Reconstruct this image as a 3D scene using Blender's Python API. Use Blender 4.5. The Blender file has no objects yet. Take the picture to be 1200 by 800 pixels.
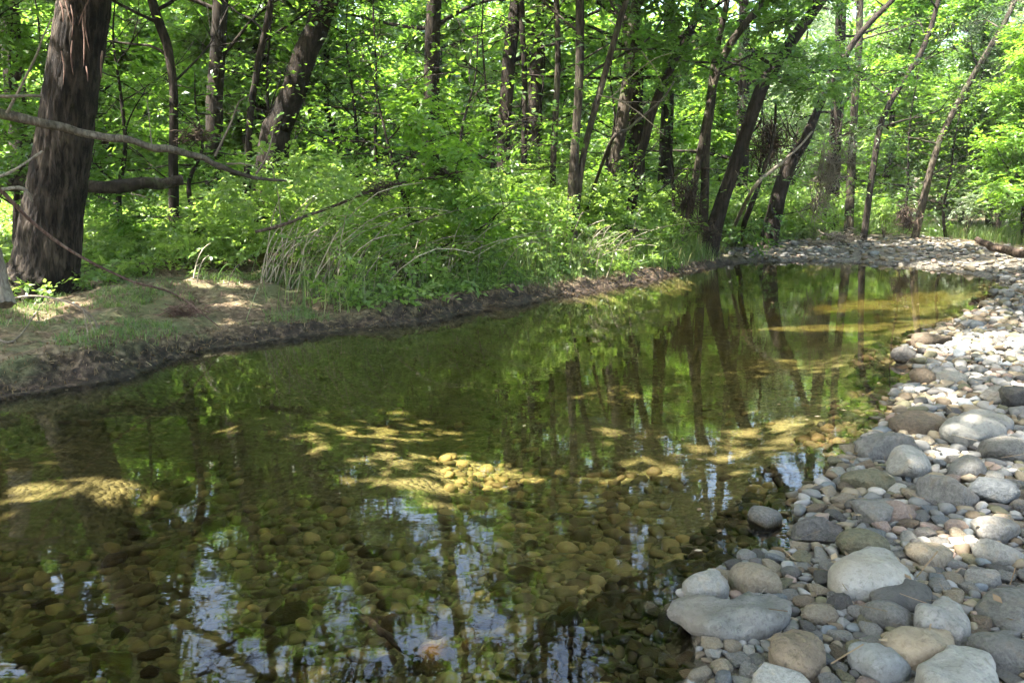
import bpy, math, random
import numpy as np
from mathutils import Vector
random.seed(7); RNG = np.random.default_rng(7)
R = math.radians

# ------------------------------------------------------------------ camera, sky, sun, exposure
scene = bpy.context.scene
CAM_H, PITCH, FPX = 1.45, R(10.03), 933.33
cam_data = bpy.data.cameras.new('camera'); cam = bpy.data.objects.new('camera', cam_data)
scene.collection.objects.link(cam); scene.camera = cam
cam.location = (0, 0, CAM_H); cam.rotation_euler = (math.pi/2 - PITCH, 0, 0)
cam_data.lens = 28; cam_data.sensor_width = 36; cam_data.clip_start = .05; cam_data.clip_end = 2000
SUN_EL, SUN_AZ = R(62), R(-112)          # azimuth measured from +Y (view direction), negative = towards the left bank
SUN = np.array([math.sin(SUN_AZ)*math.cos(SUN_EL), math.cos(SUN_AZ)*math.cos(SUN_EL), math.sin(SUN_EL)])
world = bpy.data.worlds.new('World'); scene.world = world; world.use_nodes = True
wn = world.node_tree; bg = wn.nodes['Background']
sky = wn.nodes.new('ShaderNodeTexSky'); sky.sky_type = 'NISHITA'; sky.sun_disc = False
sky.sun_elevation = SUN_EL; sky.sun_rotation = SUN_AZ
sky.air_density = 1.3; sky.dust_density = 4.
wn.links.new(sky.outputs[0], bg.inputs[0]); bg.inputs[1].default_value = .15
sd = bpy.data.lights.new('sun', 'SUN'); so = bpy.data.objects.new('sun', sd); scene.collection.objects.link(so)
sd.energy = 5.0; sd.angle = R(.5); sd.color = (1, .95, .86)
so.rotation_euler = Vector(SUN.tolist()).to_track_quat('Z', 'Y').to_euler(); so.location = (-20, 10, 30)
vs = scene.view_settings; vs.view_transform = 'Standard'; vs.look = 'None'; vs.gamma = 1; vs.exposure = 3.2
cy = scene.cycles
cy.use_denoising = True; cy.max_bounces = 6; cy.diffuse_bounces = 3; cy.glossy_bounces = 3
cy.transmission_bounces = 4; cy.transparent_max_bounces = 8; cy.sample_clamp_indirect = 6
cy.caustics_reflective = False; cy.caustics_refractive = False
cy.use_adaptive_sampling = True; cy.adaptive_threshold = .02

# ------------------------------------------------------------------ view helpers
CP, SP = math.cos(PITCH), math.sin(PITCH)
def ray(px, py):
    dx, dy = (px-600)/FPX, (400-py)/FPX
    return np.array([dx, CP + dy*SP, -SP + dy*CP])
def P(px, py, z=0.):                       # point of the photograph at height z
    d = ray(px, py); t = (z-CAM_H)/d[2]; return np.array([d[0]*t, d[1]*t, z])
def PD(px, py, Y):                         # point of the photograph at distance Y
    d = ray(px, py); t = Y/d[1]; return np.array([d[0]*t, Y, CAM_H + d[2]*t])
def project(x, y, z):
    zz = z-CAM_H; depth = y*CP - zz*SP; up = y*SP + zz*CP
    depth = np.where(np.abs(depth) < 1e-3, 1e-3, depth)
    return 600 + FPX*x/depth, 400 - FPX*up/depth, depth

# ------------------------------------------------------------------ noise
def _h(ix, iy, iz, seed):
    n = (ix*374761393 + iy*668265263 + iz*2147483647 + seed*1274126177) & 0xffffffff
    n = ((n ^ (n >> 13))*1274126177) & 0xffffffff
    return ((n ^ (n >> 16)) & 0xffff)/65535.
def vnoise(x, y, z=0., seed=0):
    x = np.asarray(x, float); y = np.asarray(y, float); z = np.asarray(z, float) + 0*x
    xi, yi, zi = np.floor(x).astype(np.int64), np.floor(y).astype(np.int64), np.floor(z).astype(np.int64)
    fx, fy, fz = x-xi, y-yi, z-zi
    fx, fy, fz = fx*fx*(3-2*fx), fy*fy*(3-2*fy), fz*fz*(3-2*fz)
    def L(a, b, t): return a + (b-a)*t
    c = [_h(xi+i, yi+j, zi+k, seed) for k in (0, 1) for j in (0, 1) for i in (0, 1)]
    return L(L(L(c[0], c[1], fx), L(c[2], c[3], fx), fy), L(L(c[4], c[5], fx), L(c[6], c[7], fx), fy), fz)*2-1
def fbm(x, y, z=0., o=3, seed=0):
    s = 0; a = 1; f = 1
    for i in range(o):
        s = s + a*vnoise(np.asarray(x)*f, np.asarray(y)*f, np.asarray(z)*f, seed+i*17); a *= .5; f *= 2.03
    return s
def smooth(a, b, x):
    t = np.clip((x-a)/(b-a), 0, 1); return t*t*(3-2*t)

# ------------------------------------------------------------------ mesh helpers
COL = scene.collection
class Geo:
    def __init__(s): s.v = []; s.f = []; s.n = 0; s.tone = []; s.mi = []
    def add(s, verts, faces, tone=None, mi=0):
        verts = np.asarray(verts, float).reshape(-1, 3); faces = np.asarray(faces, np.int64)
        s.v.append(verts); s.f.append(faces + s.n); s.n += len(verts)
        k = len(faces)
        s.tone.append(np.full(k, .5) if tone is None else np.broadcast_to(np.asarray(tone, float), (k,)))
        s.mi.append(np.full(k, mi))
    def mesh(s, name, mats, smooth_shade=True):
        me = bpy.data.meshes.new(name)
        if s.n == 0: return me
        v = np.concatenate(s.v)
        loops = np.concatenate([f.ravel() for f in s.f]); sizes = np.concatenate([np.full(len(f), f.shape[1]) for f in s.f])
        starts = np.concatenate([[0], np.cumsum(sizes)[:-1]])
        me.vertices.add(len(v)); me.vertices.foreach_set('co', v.astype(np.float32).ravel())
        me.loops.add(len(loops)); me.loops.foreach_set('vertex_index', loops.astype(np.int32))
        me.polygons.add(len(sizes)); me.polygons.foreach_set('loop_start', starts.astype(np.int32))
        me.update(calc_edges=True)
        me.polygons.foreach_set('use_smooth', np.full(len(sizes), smooth_shade))
        a = me.attributes.new('tone', 'FLOAT', 'FACE'); a.data.foreach_set('value', np.concatenate(s.tone).astype(np.float32))
        for m in (mats if isinstance(mats, (list, tuple)) else [mats]): me.materials.append(m)
        me.polygons.foreach_set('material_index', np.concatenate(s.mi).astype(np.int32))
        me.validate()
        return me
def link(name, data, parent=None, loc=None):
    o = bpy.data.objects.new(name, data); COL.objects.link(o)
    if parent is not None: o.parent = parent
    if loc is not None: o.location = tuple(float(c) for c in loc)
    return o
def tag(o, label, cat, group=None, kind=None):
    if label: o['label'] = label
    if cat: o['category'] = cat
    if group: o['group'] = group
    if kind: o['kind'] = kind
    return o
def empty(name, loc): 
    o = link(name, None, None, loc); o.empty_display_size = .2; return o

def tube(g, pts, rad, sides=8, tone=.5, mi=0, ridge=None, cap=True):
    pts = np.asarray(pts, float); n = len(pts); rad = np.broadcast_to(np.asarray(rad, float), (n,))
    T = np.gradient(pts, axis=0); T /= np.linalg.norm(T, axis=1, keepdims=True)+1e-9
    a = np.array([1., 0, 0]) if abs(T[0][0]) < .8 else np.array([0, 1., 0])
    N = np.zeros_like(pts); u = np.cross(T[0], a); u /= np.linalg.norm(u); N[0] = u
    for i in range(1, n):
        u = N[i-1] - T[i]*np.dot(N[i-1], T[i]); N[i] = u/(np.linalg.norm(u)+1e-9)
    B = np.cross(T, N); th = np.linspace(0, 2*np.pi, sides, endpoint=False)
    rr = np.repeat(rad[:, None], sides, 1)
    if ridge is not None: rr = rr*ridge(th[None, :], np.arange(n)[:, None], rad[:, None])
    V = pts[:, None] + rr[..., None]*(np.cos(th)[None, :, None]*N[:, None] + np.sin(th)[None, :, None]*B[:, None])
    i = np.arange(n-1)[:, None]*sides; j = np.arange(sides)[None, :]; j2 = (j+1) % sides
    F = np.stack([i+j, i+j2, i+sides+j2, i+sides+j], -1).reshape(-1, 4)
    g.add(V, F, tone, mi)
    if cap and sides >= 3:
        for k in (0, n-1):
            ring = V[k]; c = ring.mean(0); q = np.arange(sides)
            tri = np.stack([np.full(sides, sides), q, (q+1) % sides], -1)
            if k == 0: tri = tri[:, ::-1]
            g.add(np.vstack([ring, c]), tri, tone, mi)
def spline(pts, n):
    pts = np.asarray(pts, float); m = len(pts)
    if m == 2: t = np.linspace(0, 1, n)[:, None]; return pts[0]*(1-t)+pts[1]*t
    P0 = np.vstack([2*pts[0]-pts[1], pts, 2*pts[-1]-pts[-2]])
    u = np.linspace(0, m-1-1e-6, n); k = u.astype(int); t = (u-k)[:, None]
    a, b, c, d = P0[k], P0[k+1], P0[k+2], P0[k+3]
    return .5*((2*b)+(c-a)*t+(2*a-5*b+4*c-d)*t*t+(-a+3*b-3*c+d)*t**3)

# ------------------------------------------------------------------ materials
def mat(name):
    m = bpy.data.materials.new(name); m.use_nodes = True; nt = m.node_tree
    b = nt.nodes['Principled BSDF']; return m, nt, b
def nd(nt, typ, **kw):
    n = nt.nodes.new(typ)
    for k, v in kw.items(): setattr(n, k, v)
    return n
def ramp(nt, src, stops, interp='LINEAR'):
    r = nd(nt, 'ShaderNodeValToRGB'); cr = r.color_ramp; cr.interpolation = interp
    while len(cr.elements) > 1: cr.elements.remove(cr.elements[-1])
    cr.elements[0].position = stops[0][0]; cr.elements[0].color = (*stops[0][1], 1)
    for p, c in stops[1:]:
        e = cr.elements.new(p); e.color = (*c, 1)
    nt.links.new(src, r.inputs[0]); return r.outputs[0]
def noise_n(nt, vec, scale, detail=3, rough=.55, dist=0.):
    n = nd(nt, 'ShaderNodeTexNoise'); n.inputs['Scale'].default_value = scale; n.inputs['Detail'].default_value = detail
    n.inputs['Roughness'].default_value = rough; n.inputs['Distortion'].default_value = dist
    if vec is not None: nt.links.new(vec, n.inputs['Vector'])
    return n.outputs[0]
def mapping(nt, vec, scale, rot=(0, 0, 0)):
    m = nd(nt, 'ShaderNodeMapping'); m.inputs['Scale'].default_value = scale; m.inputs['Rotation'].default_value = rot
    nt.links.new(vec, m.inputs[0]); return m.outputs[0]
def mixc(nt, fac, a, b, mode='MIX'):
    m = nd(nt, 'ShaderNodeMix', data_type='RGBA', blend_type=mode)
    for sock, v in ((m.inputs[0], fac), (m.inputs[6], a), (m.inputs[7], b)):
        if isinstance(v, bpy.types.NodeSocket): nt.links.new(v, sock)
        elif isinstance(v, (int, float)): sock.default_value = v
        else: sock.default_value = (*v, 1)
    return m.outputs[2]
def mth(nt, op, a, b=None, clamp=False):
    m = nd(nt, 'ShaderNodeMath', operation=op); m.use_clamp = clamp
    for s, v in ((m.inputs[0], a), (m.inputs[1], b)):
        if v is None: continue
        if isinstance(v, bpy.types.NodeSocket): nt.links.new(v, s)
        else: s.default_value = v
    return m.outputs[0]
def attr(nt, name):
    a = nd(nt, 'ShaderNodeAttribute', attribute_name=name); return a.outputs['Fac']
def bump(nt, b, h, strength, dist=.02, prev=None):
    n = nd(nt, 'ShaderNodeBump'); n.inputs['Strength'].default_value = strength; n.inputs['Distance'].default_value = dist
    nt.links.new(h, n.inputs['Height'])
    if prev is not None: nt.links.new(prev, n.inputs['Normal'])
    if b is not None: nt.links.new(n.outputs[0], b.inputs['Normal'])
    return n.outputs[0]
def maprange(nt, v, a, b, c=0, d=1):
    m = nd(nt, 'ShaderNodeMapRange'); nt.links.new(v, m.inputs[0])
    for i, x in zip((1, 2, 3, 4), (a, b, c, d)): m.inputs[i].default_value = x
    return m.outputs[0]

def leaf_mat(name, stops, trans, tmix=.5, rough=.4, spec=.55):
    m, nt, b = mat(name); tone = attr(nt, 'tone')
    oi = nd(nt, 'ShaderNodeObjectInfo'); rnd = mth(nt, 'MULTIPLY_ADD', oi.outputs['Random'], .22); nt.nodes[-1].inputs[2].default_value = -.11
    t = mth(nt, 'ADD', tone, rnd, clamp=True)
    c = ramp(nt, t, stops); nt.links.new(c, b.inputs['Base Color'])
    b.inputs['Roughness'].default_value = rough; b.inputs['Specular IOR Level'].default_value = spec
    tr = nd(nt, 'ShaderNodeBsdfTranslucent')
    tc = mixc(nt, .5, c, trans); tc2 = mixc(nt, 1., tc, (1.9, 1.9, 1.5), 'MULTIPLY'); nt.links.new(tc2, tr.inputs[0])
    mx = nd(nt, 'ShaderNodeMixShader'); mx.inputs[0].default_value = tmix
    nt.links.new(b.outputs[0], mx.inputs[1]); nt.links.new(tr.outputs[0], mx.inputs[2])
    nt.links.new(mx.outputs[0], nt.nodes['Material Output'].inputs[0]); return m
M = {}
M['leaf'] = leaf_mat('broad leaf', [(0, (.028, .060, .016)), (.5, (.064, .130, .026)), (.85, (.115, .19, .038)), (1, (.17, .225, .065))], (.13, .245, .018), .5, .36, .6)
M['willow'] = leaf_mat('willow leaf', [(0, (.06, .095, .055)), (.5, (.13, .175, .11)), (1, (.25, .29, .20))], (.14, .20, .08))
M['yellow_leaf'] = leaf_mat('young leaf', [(0, (.055, .115, .018)), (.5, (.10, .19, .028)), (1, (.17, .27, .05))], (.18, .31, .02), .5)
M['herb'] = leaf_mat('herb leaf', [(0, (.046, .085, .024)), (.5, (.115, .195, .046)), (1, (.24, .30, .11))], (.20, .31, .035), .5, .38, .6)
M['grass'] = leaf_mat('grass blade', [(0, (.035, .075, .018)), (.45, (.07, .13, .03)), (.8, (.13, .17, .055)), (1, (.30, .26, .14))], (.12, .18, .03), .35)
M['dry'] = leaf_mat('dry litter', [(0, (.05, .035, .02)), (.5, (.16, .11, .065)), (1, (.36, .29, .2))], (.1, .07, .03), .15, .7, .2)

def bark_mat(name, dark, light, sc=1., moss=0., bstr=.8):
    m, nt, b = mat(name); tc = nd(nt, 'ShaderNodeTexCoord').outputs['Object']
    st = mapping(nt, tc, (14*sc, 14*sc, 2.6*sc)); n1 = noise_n(nt, st, 1., 5, .65, .6)
    n2 = noise_n(nt, tc, 2.2, 3); f = maprange(nt, n1, .40, .62)
    c = mixc(nt, f, dark, light); c = mixc(nt, maprange(nt, n2, .35, .7), c, tuple(x*.6 for x in dark))
    if moss: c = mixc(nt, maprange(nt, noise_n(nt, tc, 3.5, 4), .52, .66, 0, moss), c, (.07, .085, .035))
    nt.links.new(c, b.inputs['Base Color']); b.inputs['Roughness'].default_value = .9; b.inputs['Specular IOR Level'].default_value = .2
    n5 = noise_n(nt, mapping(nt, tc, (46*sc, 46*sc, 11*sc)), 1., 5, .7, 1.); pv = bump(nt, None, n5, .7, .012); bump(nt, b, n1, bstr, .035, pv); return m
M['bark'] = bark_mat('dark bark', (.013, .0095, .007), (.058, .044, .033), 1.6)
M['bark_grey'] = bark_mat('grey brown bark', (.03, .023, .017), (.125, .10, .075), 1.8, .5)
M['bark_big'] = bark_mat('furrowed willow bark', (.009, .0065, .005), (.075, .058, .043), 1.3, .0, 1.)
M['bark_branch'] = bark_mat('lichened branch bark', (.08, .065, .05), (.27, .23, .18), 2.2, .6)
M['dead'] = bark_mat('bleached dead wood', (.16, .13, .10), (.38, .32, .25), 2.5, 0, .5)
M['straw'] = bark_mat('pale straw', (.30, .255, .18), (.58, .51, .39), 2.5, 0, .2)
M['drift'] = bark_mat('brown drift', (.04, .027, .019), (.14, .10, .072), 2.5, 0, .5)
M['peel'] = bark_mat('peeling reddish bark', (.10, .055, .042), (.28, .185, .145), 2.5, 0, .5)

# ------------------------------------------------------------------ terrain
def wl(pts): return np.array([P(a, b)[:2] for a, b in pts])
LEFT = np.vstack([[[-15, -14], [-10, -5], [-6.6, .8], [-5., 3.8]],
    wl([(0, 468), (60, 459), (130, 446), (175, 428), (235, 414), (300, 401), (400, 390), (500, 376), (565, 362), (640, 350), (720, 337), (780, 325), (830, 314), (868, 307)])])
FAR = wl([(868, 307), (930, 305), (1000, 306), (1060, 311), (1110, 317), (1150, 323), (1192, 333), (1172, 350), (1150, 366),
    (1105, 384), (1078, 399), (1048, 414), (1072, 432), (1062, 450), (1048, 470), (1036, 495), (1038, 506), (1006, 522), (998, 545), (984, 560),
    (952, 580), (938, 600), (925, 628), (930, 650), (900, 662), (850, 672), (806, 690), (790, 712), (835, 748), (850, 765), (838, 800)])
FAR = np.vstack([FAR, [[.42, 1.5], [.15, .4], [-.6, -1.5], [-2, -14]]])
WPOLY = np.vstack([LEFT, FAR[1:]])
def dist_line(x, y, L):
    d = np.full(x.shape, 1e9)
    for (ax, ay), (bx, by) in zip(L[:-1], L[1:]):
        vx, vy = bx-ax, by-ay; t = np.clip(((x-ax)*vx+(y-ay)*vy)/(vx*vx+vy*vy+1e-12), 0, 1)
        d = np.minimum(d, (x-ax-t*vx)**2+(y-ay-t*vy)**2)
    return np.sqrt(d)
def in_poly(x, y, L):
    ins = np.zeros(x.shape, bool)
    for (ax, ay), (bx, by) in zip(L, np.roll(L, -1, 0)):
        c = ((ay > y) != (by > y)) & (x < (bx-ax)*(y-ay)/(by-ay+1e-12)+ax); ins ^= c
    return ins
SHOALS = [(395, 488, 110, 18, .13), (300, 458, 60, 8, .16), (470, 520, 60, 8, .22), (700, 462, 90, 8, .12), (830, 480, 120, 14, .11), (950, 500, 60, 12, .12),
          (90, 520, 90, 14, .22), (860, 566, 70, 10, .16), (40, 500, 70, 10, .2)]
_sh = []
for a, b, rx, ry, dep in SHOALS:
    c = P(a, b); e1 = P(a+rx, b)[0]-c[0]; e2 = max(.8, 1.8*(P(a, b-ry)[1]-c[1])); _sh.append((c[0], c[1], e1, e2, max(dep, .27)))
GRAV_FAR = wl([(868, 300), (930, 293), (1010, 288), (1110, 286), (1230, 286)])*1.0
def fields(x, y):
    x = np.asarray(x, float); y = np.asarray(y, float)
    nx = x + .10*vnoise(x*2.1, y*2.1, 0, 3) + .04*vnoise(x*6, y*6, 0, 5); ny = y + .10*vnoise(x*2.1, y*2.1, 0, 4) + .04*vnoise(x*6, y*6, 0, 6)
    dl = dist_line(nx, ny, LEFT); dr = dist_line(nx, ny, FAR); ins = in_poly(nx, ny, WPOLY)
    d = np.minimum(dl, dr); s = np.where(ins, -d, d)
    wL = smooth(-.6, .6, dr-dl)                       # 1 near the mud bank
    gl = (.20+.10*vnoise(x*.9, y*.9, 0, 19))*smooth(0, .22+.2*(vnoise(x*1.4, y*1.4, 0, 20)+1), s-.03+.09*vnoise(x*5, y*5, 0, 8)+.05*vnoise(x*13, y*13, 0, 18)) + .16*smooth(.3, 2.6, s) + .05*np.clip(s-2.5, 0, 14)
    gl = gl + .05*fbm(x*1.3, y*1.3, 0, 3, 11)*smooth(0, .5, s) + (.035*vnoise(x*6, y*6, 0, 12)+.02*vnoise(x*15, y*15, 0, 13))*smooth(0, .15, s)
    gr = .03 + .075*np.clip(s, 0, 2.2) + .022*np.clip(s-2.2, 0, 12) + .02*fbm(x*1.1, y*1.1, 0, 2, 14)*smooth(0, .4, s)
    land = gl*wL + gr*(1-wL) + .004
    depth = (.50*(1-np.exp(-d/.8)))*wL + (.44*(1-np.exp(-d/.9)))*(1-wL) + .01
    depth = depth*(1 + .12*fbm(x*.9, y*.9, 0, 2, 31)) 
    sand = np.zeros(x.shape)
    for cx, cy_, ex, ey, dep in _sh:
        g = np.exp(-(((x-cx+.25*vnoise(x*1.5, y*1.5, 0, 40)*ex*.5)/ex)**2+((y-cy_)/ey)**2)*1.1)
        depth = depth*(1-g)+np.minimum(depth, dep)*g; sand = np.maximum(sand, g)
    h = np.where(ins, -depth, land)
    far = smooth(25, 60, y)*1.5 + smooth(40, 150, np.hypot(x, y))*6
    h = h + np.where(ins, 0, far)
    grav = (1-wL)*smooth(-.5, .0, s)
    # far edge of the gravel bar, where grass takes over
    fy = np.interp(x, GRAV_FAR[:, 0], GRAV_FAR[:, 1]) if True else 0
    fy = np.where(x > 15, 24.5, fy) + .8*vnoise(x*.6, y*0, 0, 51)
    grav = grav*(1-smooth(-.3, .5, y-fy))*(1-smooth(12, 14, x))
    return h, s, wL, grav, sand, ins
def H(x, y):
    h = fields(np.atleast_1d(np.asarray(x, float)), np.atleast_1d(np.asarray(y, float)))[0]
    return h if np.ndim(x) else float(h[0])
def grow(a, b, step, end, k=1.13):
    core = list(np.arange(a, b, step)); hi = [core[-1]]; s = step
    while hi[-1] < end: s *= k; hi.append(hi[-1]+s)
    lo = [core[0]]; s = step
    while lo[-1] > -end: s *= k; lo.append(lo[-1]-s)
    return np.array(lo[:0:-1]+core+hi[1:])
gx = grow(-8, 10.5, .08, 400); gy = grow(1.2, 24.5, .085, 400)
X, Y = np.meshgrid(gx, gy); hh, ss, ww, gg, sa, ins_ = fields(X.ravel(), Y.ravel())
V = np.stack([X.ravel(), Y.ravel(), hh], -1); nxg, nyg = len(gx), len(gy)
ii = (np.arange(nyg-1)[:, None]*nxg + np.arange(nxg-1)[None]).ravel()
g = Geo(); g.add(V, np.stack([ii, ii+1, ii+nxg+1, ii+nxg], -1))

m, nt, b = mat('stream bank ground'); tc = nd(nt, 'ShaderNodeTexCoord').outputs['Object']
aG, aS, aD = attr(nt, 'gravel'), attr(nt, 'sand'), attr(nt, 'shore')
n1 = noise_n(nt, tc, 1.6, 5, .6); n2 = noise_n(nt, tc, 14, 4, .6); n3 = noise_n(nt, tc, 60, 3)
soil = ramp(nt, n2, [(.3, (.038, .026, .015)), (.5, (.105, .075, .046)), (.7, (.24, .18, .115))])
soil = mixc(nt, maprange(nt, n1, .44, .60, 0, .75), soil, mixc(nt, n3, (.055, .075, .026), (.11, .12, .055)))
wet = ramp(nt, n2, [(.38, (.010, .007, .005)), (.54, (.034, .023, .015)), (.66, (.105, .072, .05))])
dwet = mth(nt, 'ADD', aD, mth(nt, 'MULTIPLY', mth(nt, 'SUBTRACT', n2, .5), .25))
soil = mixc(nt, maprange(nt, dwet, .20, .38, 1, 0), soil, wet)
vor = nd(nt, 'ShaderNodeTexVoronoi'); vor.inputs['Scale'].default_value = 26; nt.links.new(tc, vor.inputs['Vector'])
vsep = nd(nt, 'ShaderNodeSeparateColor'); nt.links.new(vor.outputs['Color'], vsep.inputs[0])
peb = ramp(nt, vsep.outputs[0], [(0, (.05, .042, .03)), (.4, (.10, .088, .068)), (.8, (.15, .135, .11)), (1, (.19, .15, .105))])
peb = mixc(nt, maprange(nt, vor.outputs['Distance'], .35, .7), peb, (.04, .034, .026))
bedc = ramp(nt, vsep.outputs[0], [(0, (.10, .088, .042)), (.5, (.16, .14, .066)), (1, (.235, .20, .095))])
bedc = mixc(nt, maprange(nt, vor.outputs['Distance'], .35, .8, 0, .6), bedc, (.05, .042, .02))
bedc = mixc(nt, maprange(nt, n1, .42, .6, 0, .5), bedc, (.15, .145, .05))
sandc = ramp(nt, noise_n(nt, mapping(nt, tc, (1, 3, 1)), 5, 5, .65), [(.3, (.085, .072, .034)), (.5, (.13, .11, .052)), (.72, (.18, .15, .072))])
bedc = mixc(nt, maprange(nt, mth(nt, 'ADD', aS, mth(nt, 'MULTIPLY', mth(nt, 'SUBTRACT', n2, .5), .6)), .25, .6), bedc, sandc)
c = mixc(nt, aG, soil, peb)
c = mixc(nt, maprange(nt, aD, -.03, -.10), c, bedc)
nt.links.new(c, b.inputs['Base Color']); b.inputs['Roughness'].default_value = .85
rr = maprange(nt, mth(nt, 'ABSOLUTE', aD), .05, .3, .6, .95); b.inputs['Specular IOR Level'].default_value = .25; nt.links.new(rr, b.inputs['Roughness'])
hgt = mth(nt, 'ADD', mth(nt, 'MULTIPLY', n2, 1.), mth(nt, 'MULTIPLY', mth(nt, 'MULTIPLY', vor.outputs['Distance'], -.8), maprange(nt, aD, .0, -.1)))
pb = bump(nt, None, n3, .5, .01); bump(nt, b, hgt, .9, .04, pb)
me = g.mesh('ground', m)
for nm, arr in (('gravel', gg), ('sand', sa), ('shore', ss)):
    a = me.attributes.new(nm, 'FLOAT', 'POINT'); a.data.foreach_set('value', np.clip(arr, -3, 3).astype(np.float32))
tag(link('ground', me), 'brown earth bank, gravel bar and pebbly stream bed under the wood', None, None, 'structure')

# ------------------------------------------------------------------ water
m, nt, b = mat('clear stream water'); nt.nodes.remove(b); tc = nd(nt, 'ShaderNodeTexCoord').outputs['Object']
w1 = noise_n(nt, mapping(nt, tc, (.9, 2.4, 1)), 1.6, 2, .5); w2 = noise_n(nt, mapping(nt, tc, (1, 3.2, 1)), 9, 2, .5)
hb = mth(nt, 'ADD', w1, mth(nt, 'MULTIPLY', w2, .10))
bn = nd(nt, 'ShaderNodeBump'); bn.inputs['Strength'].default_value = .06; bn.inputs['Distance'].default_value = .02; nt.links.new(hb, bn.inputs['Height'])
gl_ = nd(nt, 'ShaderNodeBsdfGlossy'); gl_.inputs['Roughness'].default_value = .0; nt.links.new(bn.outputs[0], gl_.inputs['Normal'])
tp = nd(nt, 'ShaderNodeBsdfTransparent'); tp.inputs[0].default_value = (.96, .96, .93, 1)
fr = nd(nt, 'ShaderNodeFresnel'); fr.inputs[0].default_value = 1.34; nt.links.new(bn.outputs[0], fr.inputs['Normal'])
fr_out = fr.outputs[0]
mx = nd(nt, 'ShaderNodeMixShader'); nt.links.new(fr_out, mx.inputs[0]); nt.links.new(tp.outputs[0], mx.inputs[1]); nt.links.new(gl_.outputs[0], mx.inputs[2])
nt.links.new(mx.outputs[0], nt.nodes['Material Output'].inputs[0])
va = nd(nt, 'ShaderNodeVolumeAbsorption'); va.inputs[0].default_value = (.68, .645, .38, 1); va.inputs[1].default_value = .85; nt.links.new(va.outputs[0], nt.nodes['Material Output'].inputs['Volume'])
g = Geo(); g.add([[a, b_, z] for z in (-1.3, 0) for a, b_ in ((-14, -12), (13, -12), (13, 22.2), (-14, 22.2))], [[4, 5, 6, 7], [3, 2, 1, 0], [0, 1, 5, 4], [1, 2, 6, 5], [2, 3, 7, 6], [3, 0, 4, 7]])
tag(link('water', g.mesh('water', m, False)), 'calm clear stream pool mirroring the trees', None, None, 'structure')

# ------------------------------------------------------------------ leaf sprays
def spray_template(n, length, ll, lw, seed, droop=.12, ang=55):
    r = np.random.default_rng(seed); q = []
    for i in range(n):
        t = (i+.6)/n; side = 1 if i % 2 else -1
        p = np.array([t*length, 0, -droop*t*t*length + r.normal(0, .012)])
        a = R(ang*(1-.5*t)+r.normal(0, 16))*side
        if i == n-1: a = r.normal(0, .2)
        d = np.array([math.cos(a), math.sin(a), r.normal(-.15, .22)]); d /= np.linalg.norm(d)
        s = np.cross([r.normal(0, .3), r.normal(0, .3), 1], d); s /= np.linalg.norm(s); nrm = np.cross(d, s)
        L = ll*r.uniform(.7, 1.2); W = lw*r.uniform(.75, 1.2)
        st = p + d*L*.15
        q.append([st, st+d*L*.42+s*W*.5+nrm*W*.15, st+d*L-nrm*L*.06, st+d*L*.42-s*W*.5+nrm*W*.15])
    return np.array(q)
T_BROAD = [spray_template(13, .46, .105, .058, 10+i) for i in range(6)]
T_CROWN = [spray_template(7, .46, .15, .088, 90+i) for i in range(5)]     # coarser, for the high crowns
T_FINE = [spray_template(15, .40, .075, .018, 30+i, .5, 40) for i in range(5)]     # willow
T_HERB = [spray_template(9, .24, .085, .050, 50+i, .3, 65) for i in range(5)]
T_IVY = [spray_template(8, .22, .07, .06, 70+i, .6, 70) for i in range(3)]
def rotm(yaw, pitch, roll):
    cy_, sy, cp, sp, cr, sr = np.cos(yaw), np.sin(yaw), np.cos(pitch), np.sin(pitch), np.cos(roll), np.sin(roll)
    z = np.zeros_like(yaw); o = z+1
    Z = np.stack([np.stack([cy_, -sy, z], -1), np.stack([sy, cy_, z], -1), np.stack([z, z, o], -1)], -2)
    Yr = np.stack([np.stack([cp, z, sp], -1), np.stack([z, o, z], -1), np.stack([-sp, z, cp], -1)], -2)
    Xr = np.stack([np.stack([o, z, z], -1), np.stack([z, cr, -sr], -1), np.stack([z, sr, cr], -1)], -2)
    return Z@Yr@Xr
def add_sprays(g, C, T, scale=1., yaw=None, tilt=.3, mi=0, tone0=.5, rng=RNG, pitch0=.1, cull=None):
    N = len(C)
    if N == 0: return
    yaw = rng.uniform(0, 2*np.pi, N) if yaw is None else yaw
    Rm = rotm(yaw, rng.normal(pitch0, tilt, N), rng.normal(0, tilt, N)); sc = scale*rng.uniform(.75, 1.3, N)
    ti = rng.integers(0, len(T), N); st = tone0 + rng.normal(0, .17, N)
    for k, t in enumerate(T):
        s = np.where(ti == k)[0]
        if len(s) == 0: continue
        V = np.einsum('nij,qvj->nqvi', Rm[s], t)*sc[s][:, None, None, None] + C[s][:, None, None]
        nq = len(s)*len(t)
        tone = np.clip((st[s][:, None] + rng.normal(0, .13, (len(s), len(t)))).ravel(), 0, 1)
        V = V.reshape(-1, 4, 3)
        if cull is not None:
            kk = keep(V.mean(1)+cull); V = V[kk]; tone = tone[kk]; nq = len(V)
        g.add(V.reshape(-1, 3), np.arange(nq*4).reshape(-1, 4), tone, mi)

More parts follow.
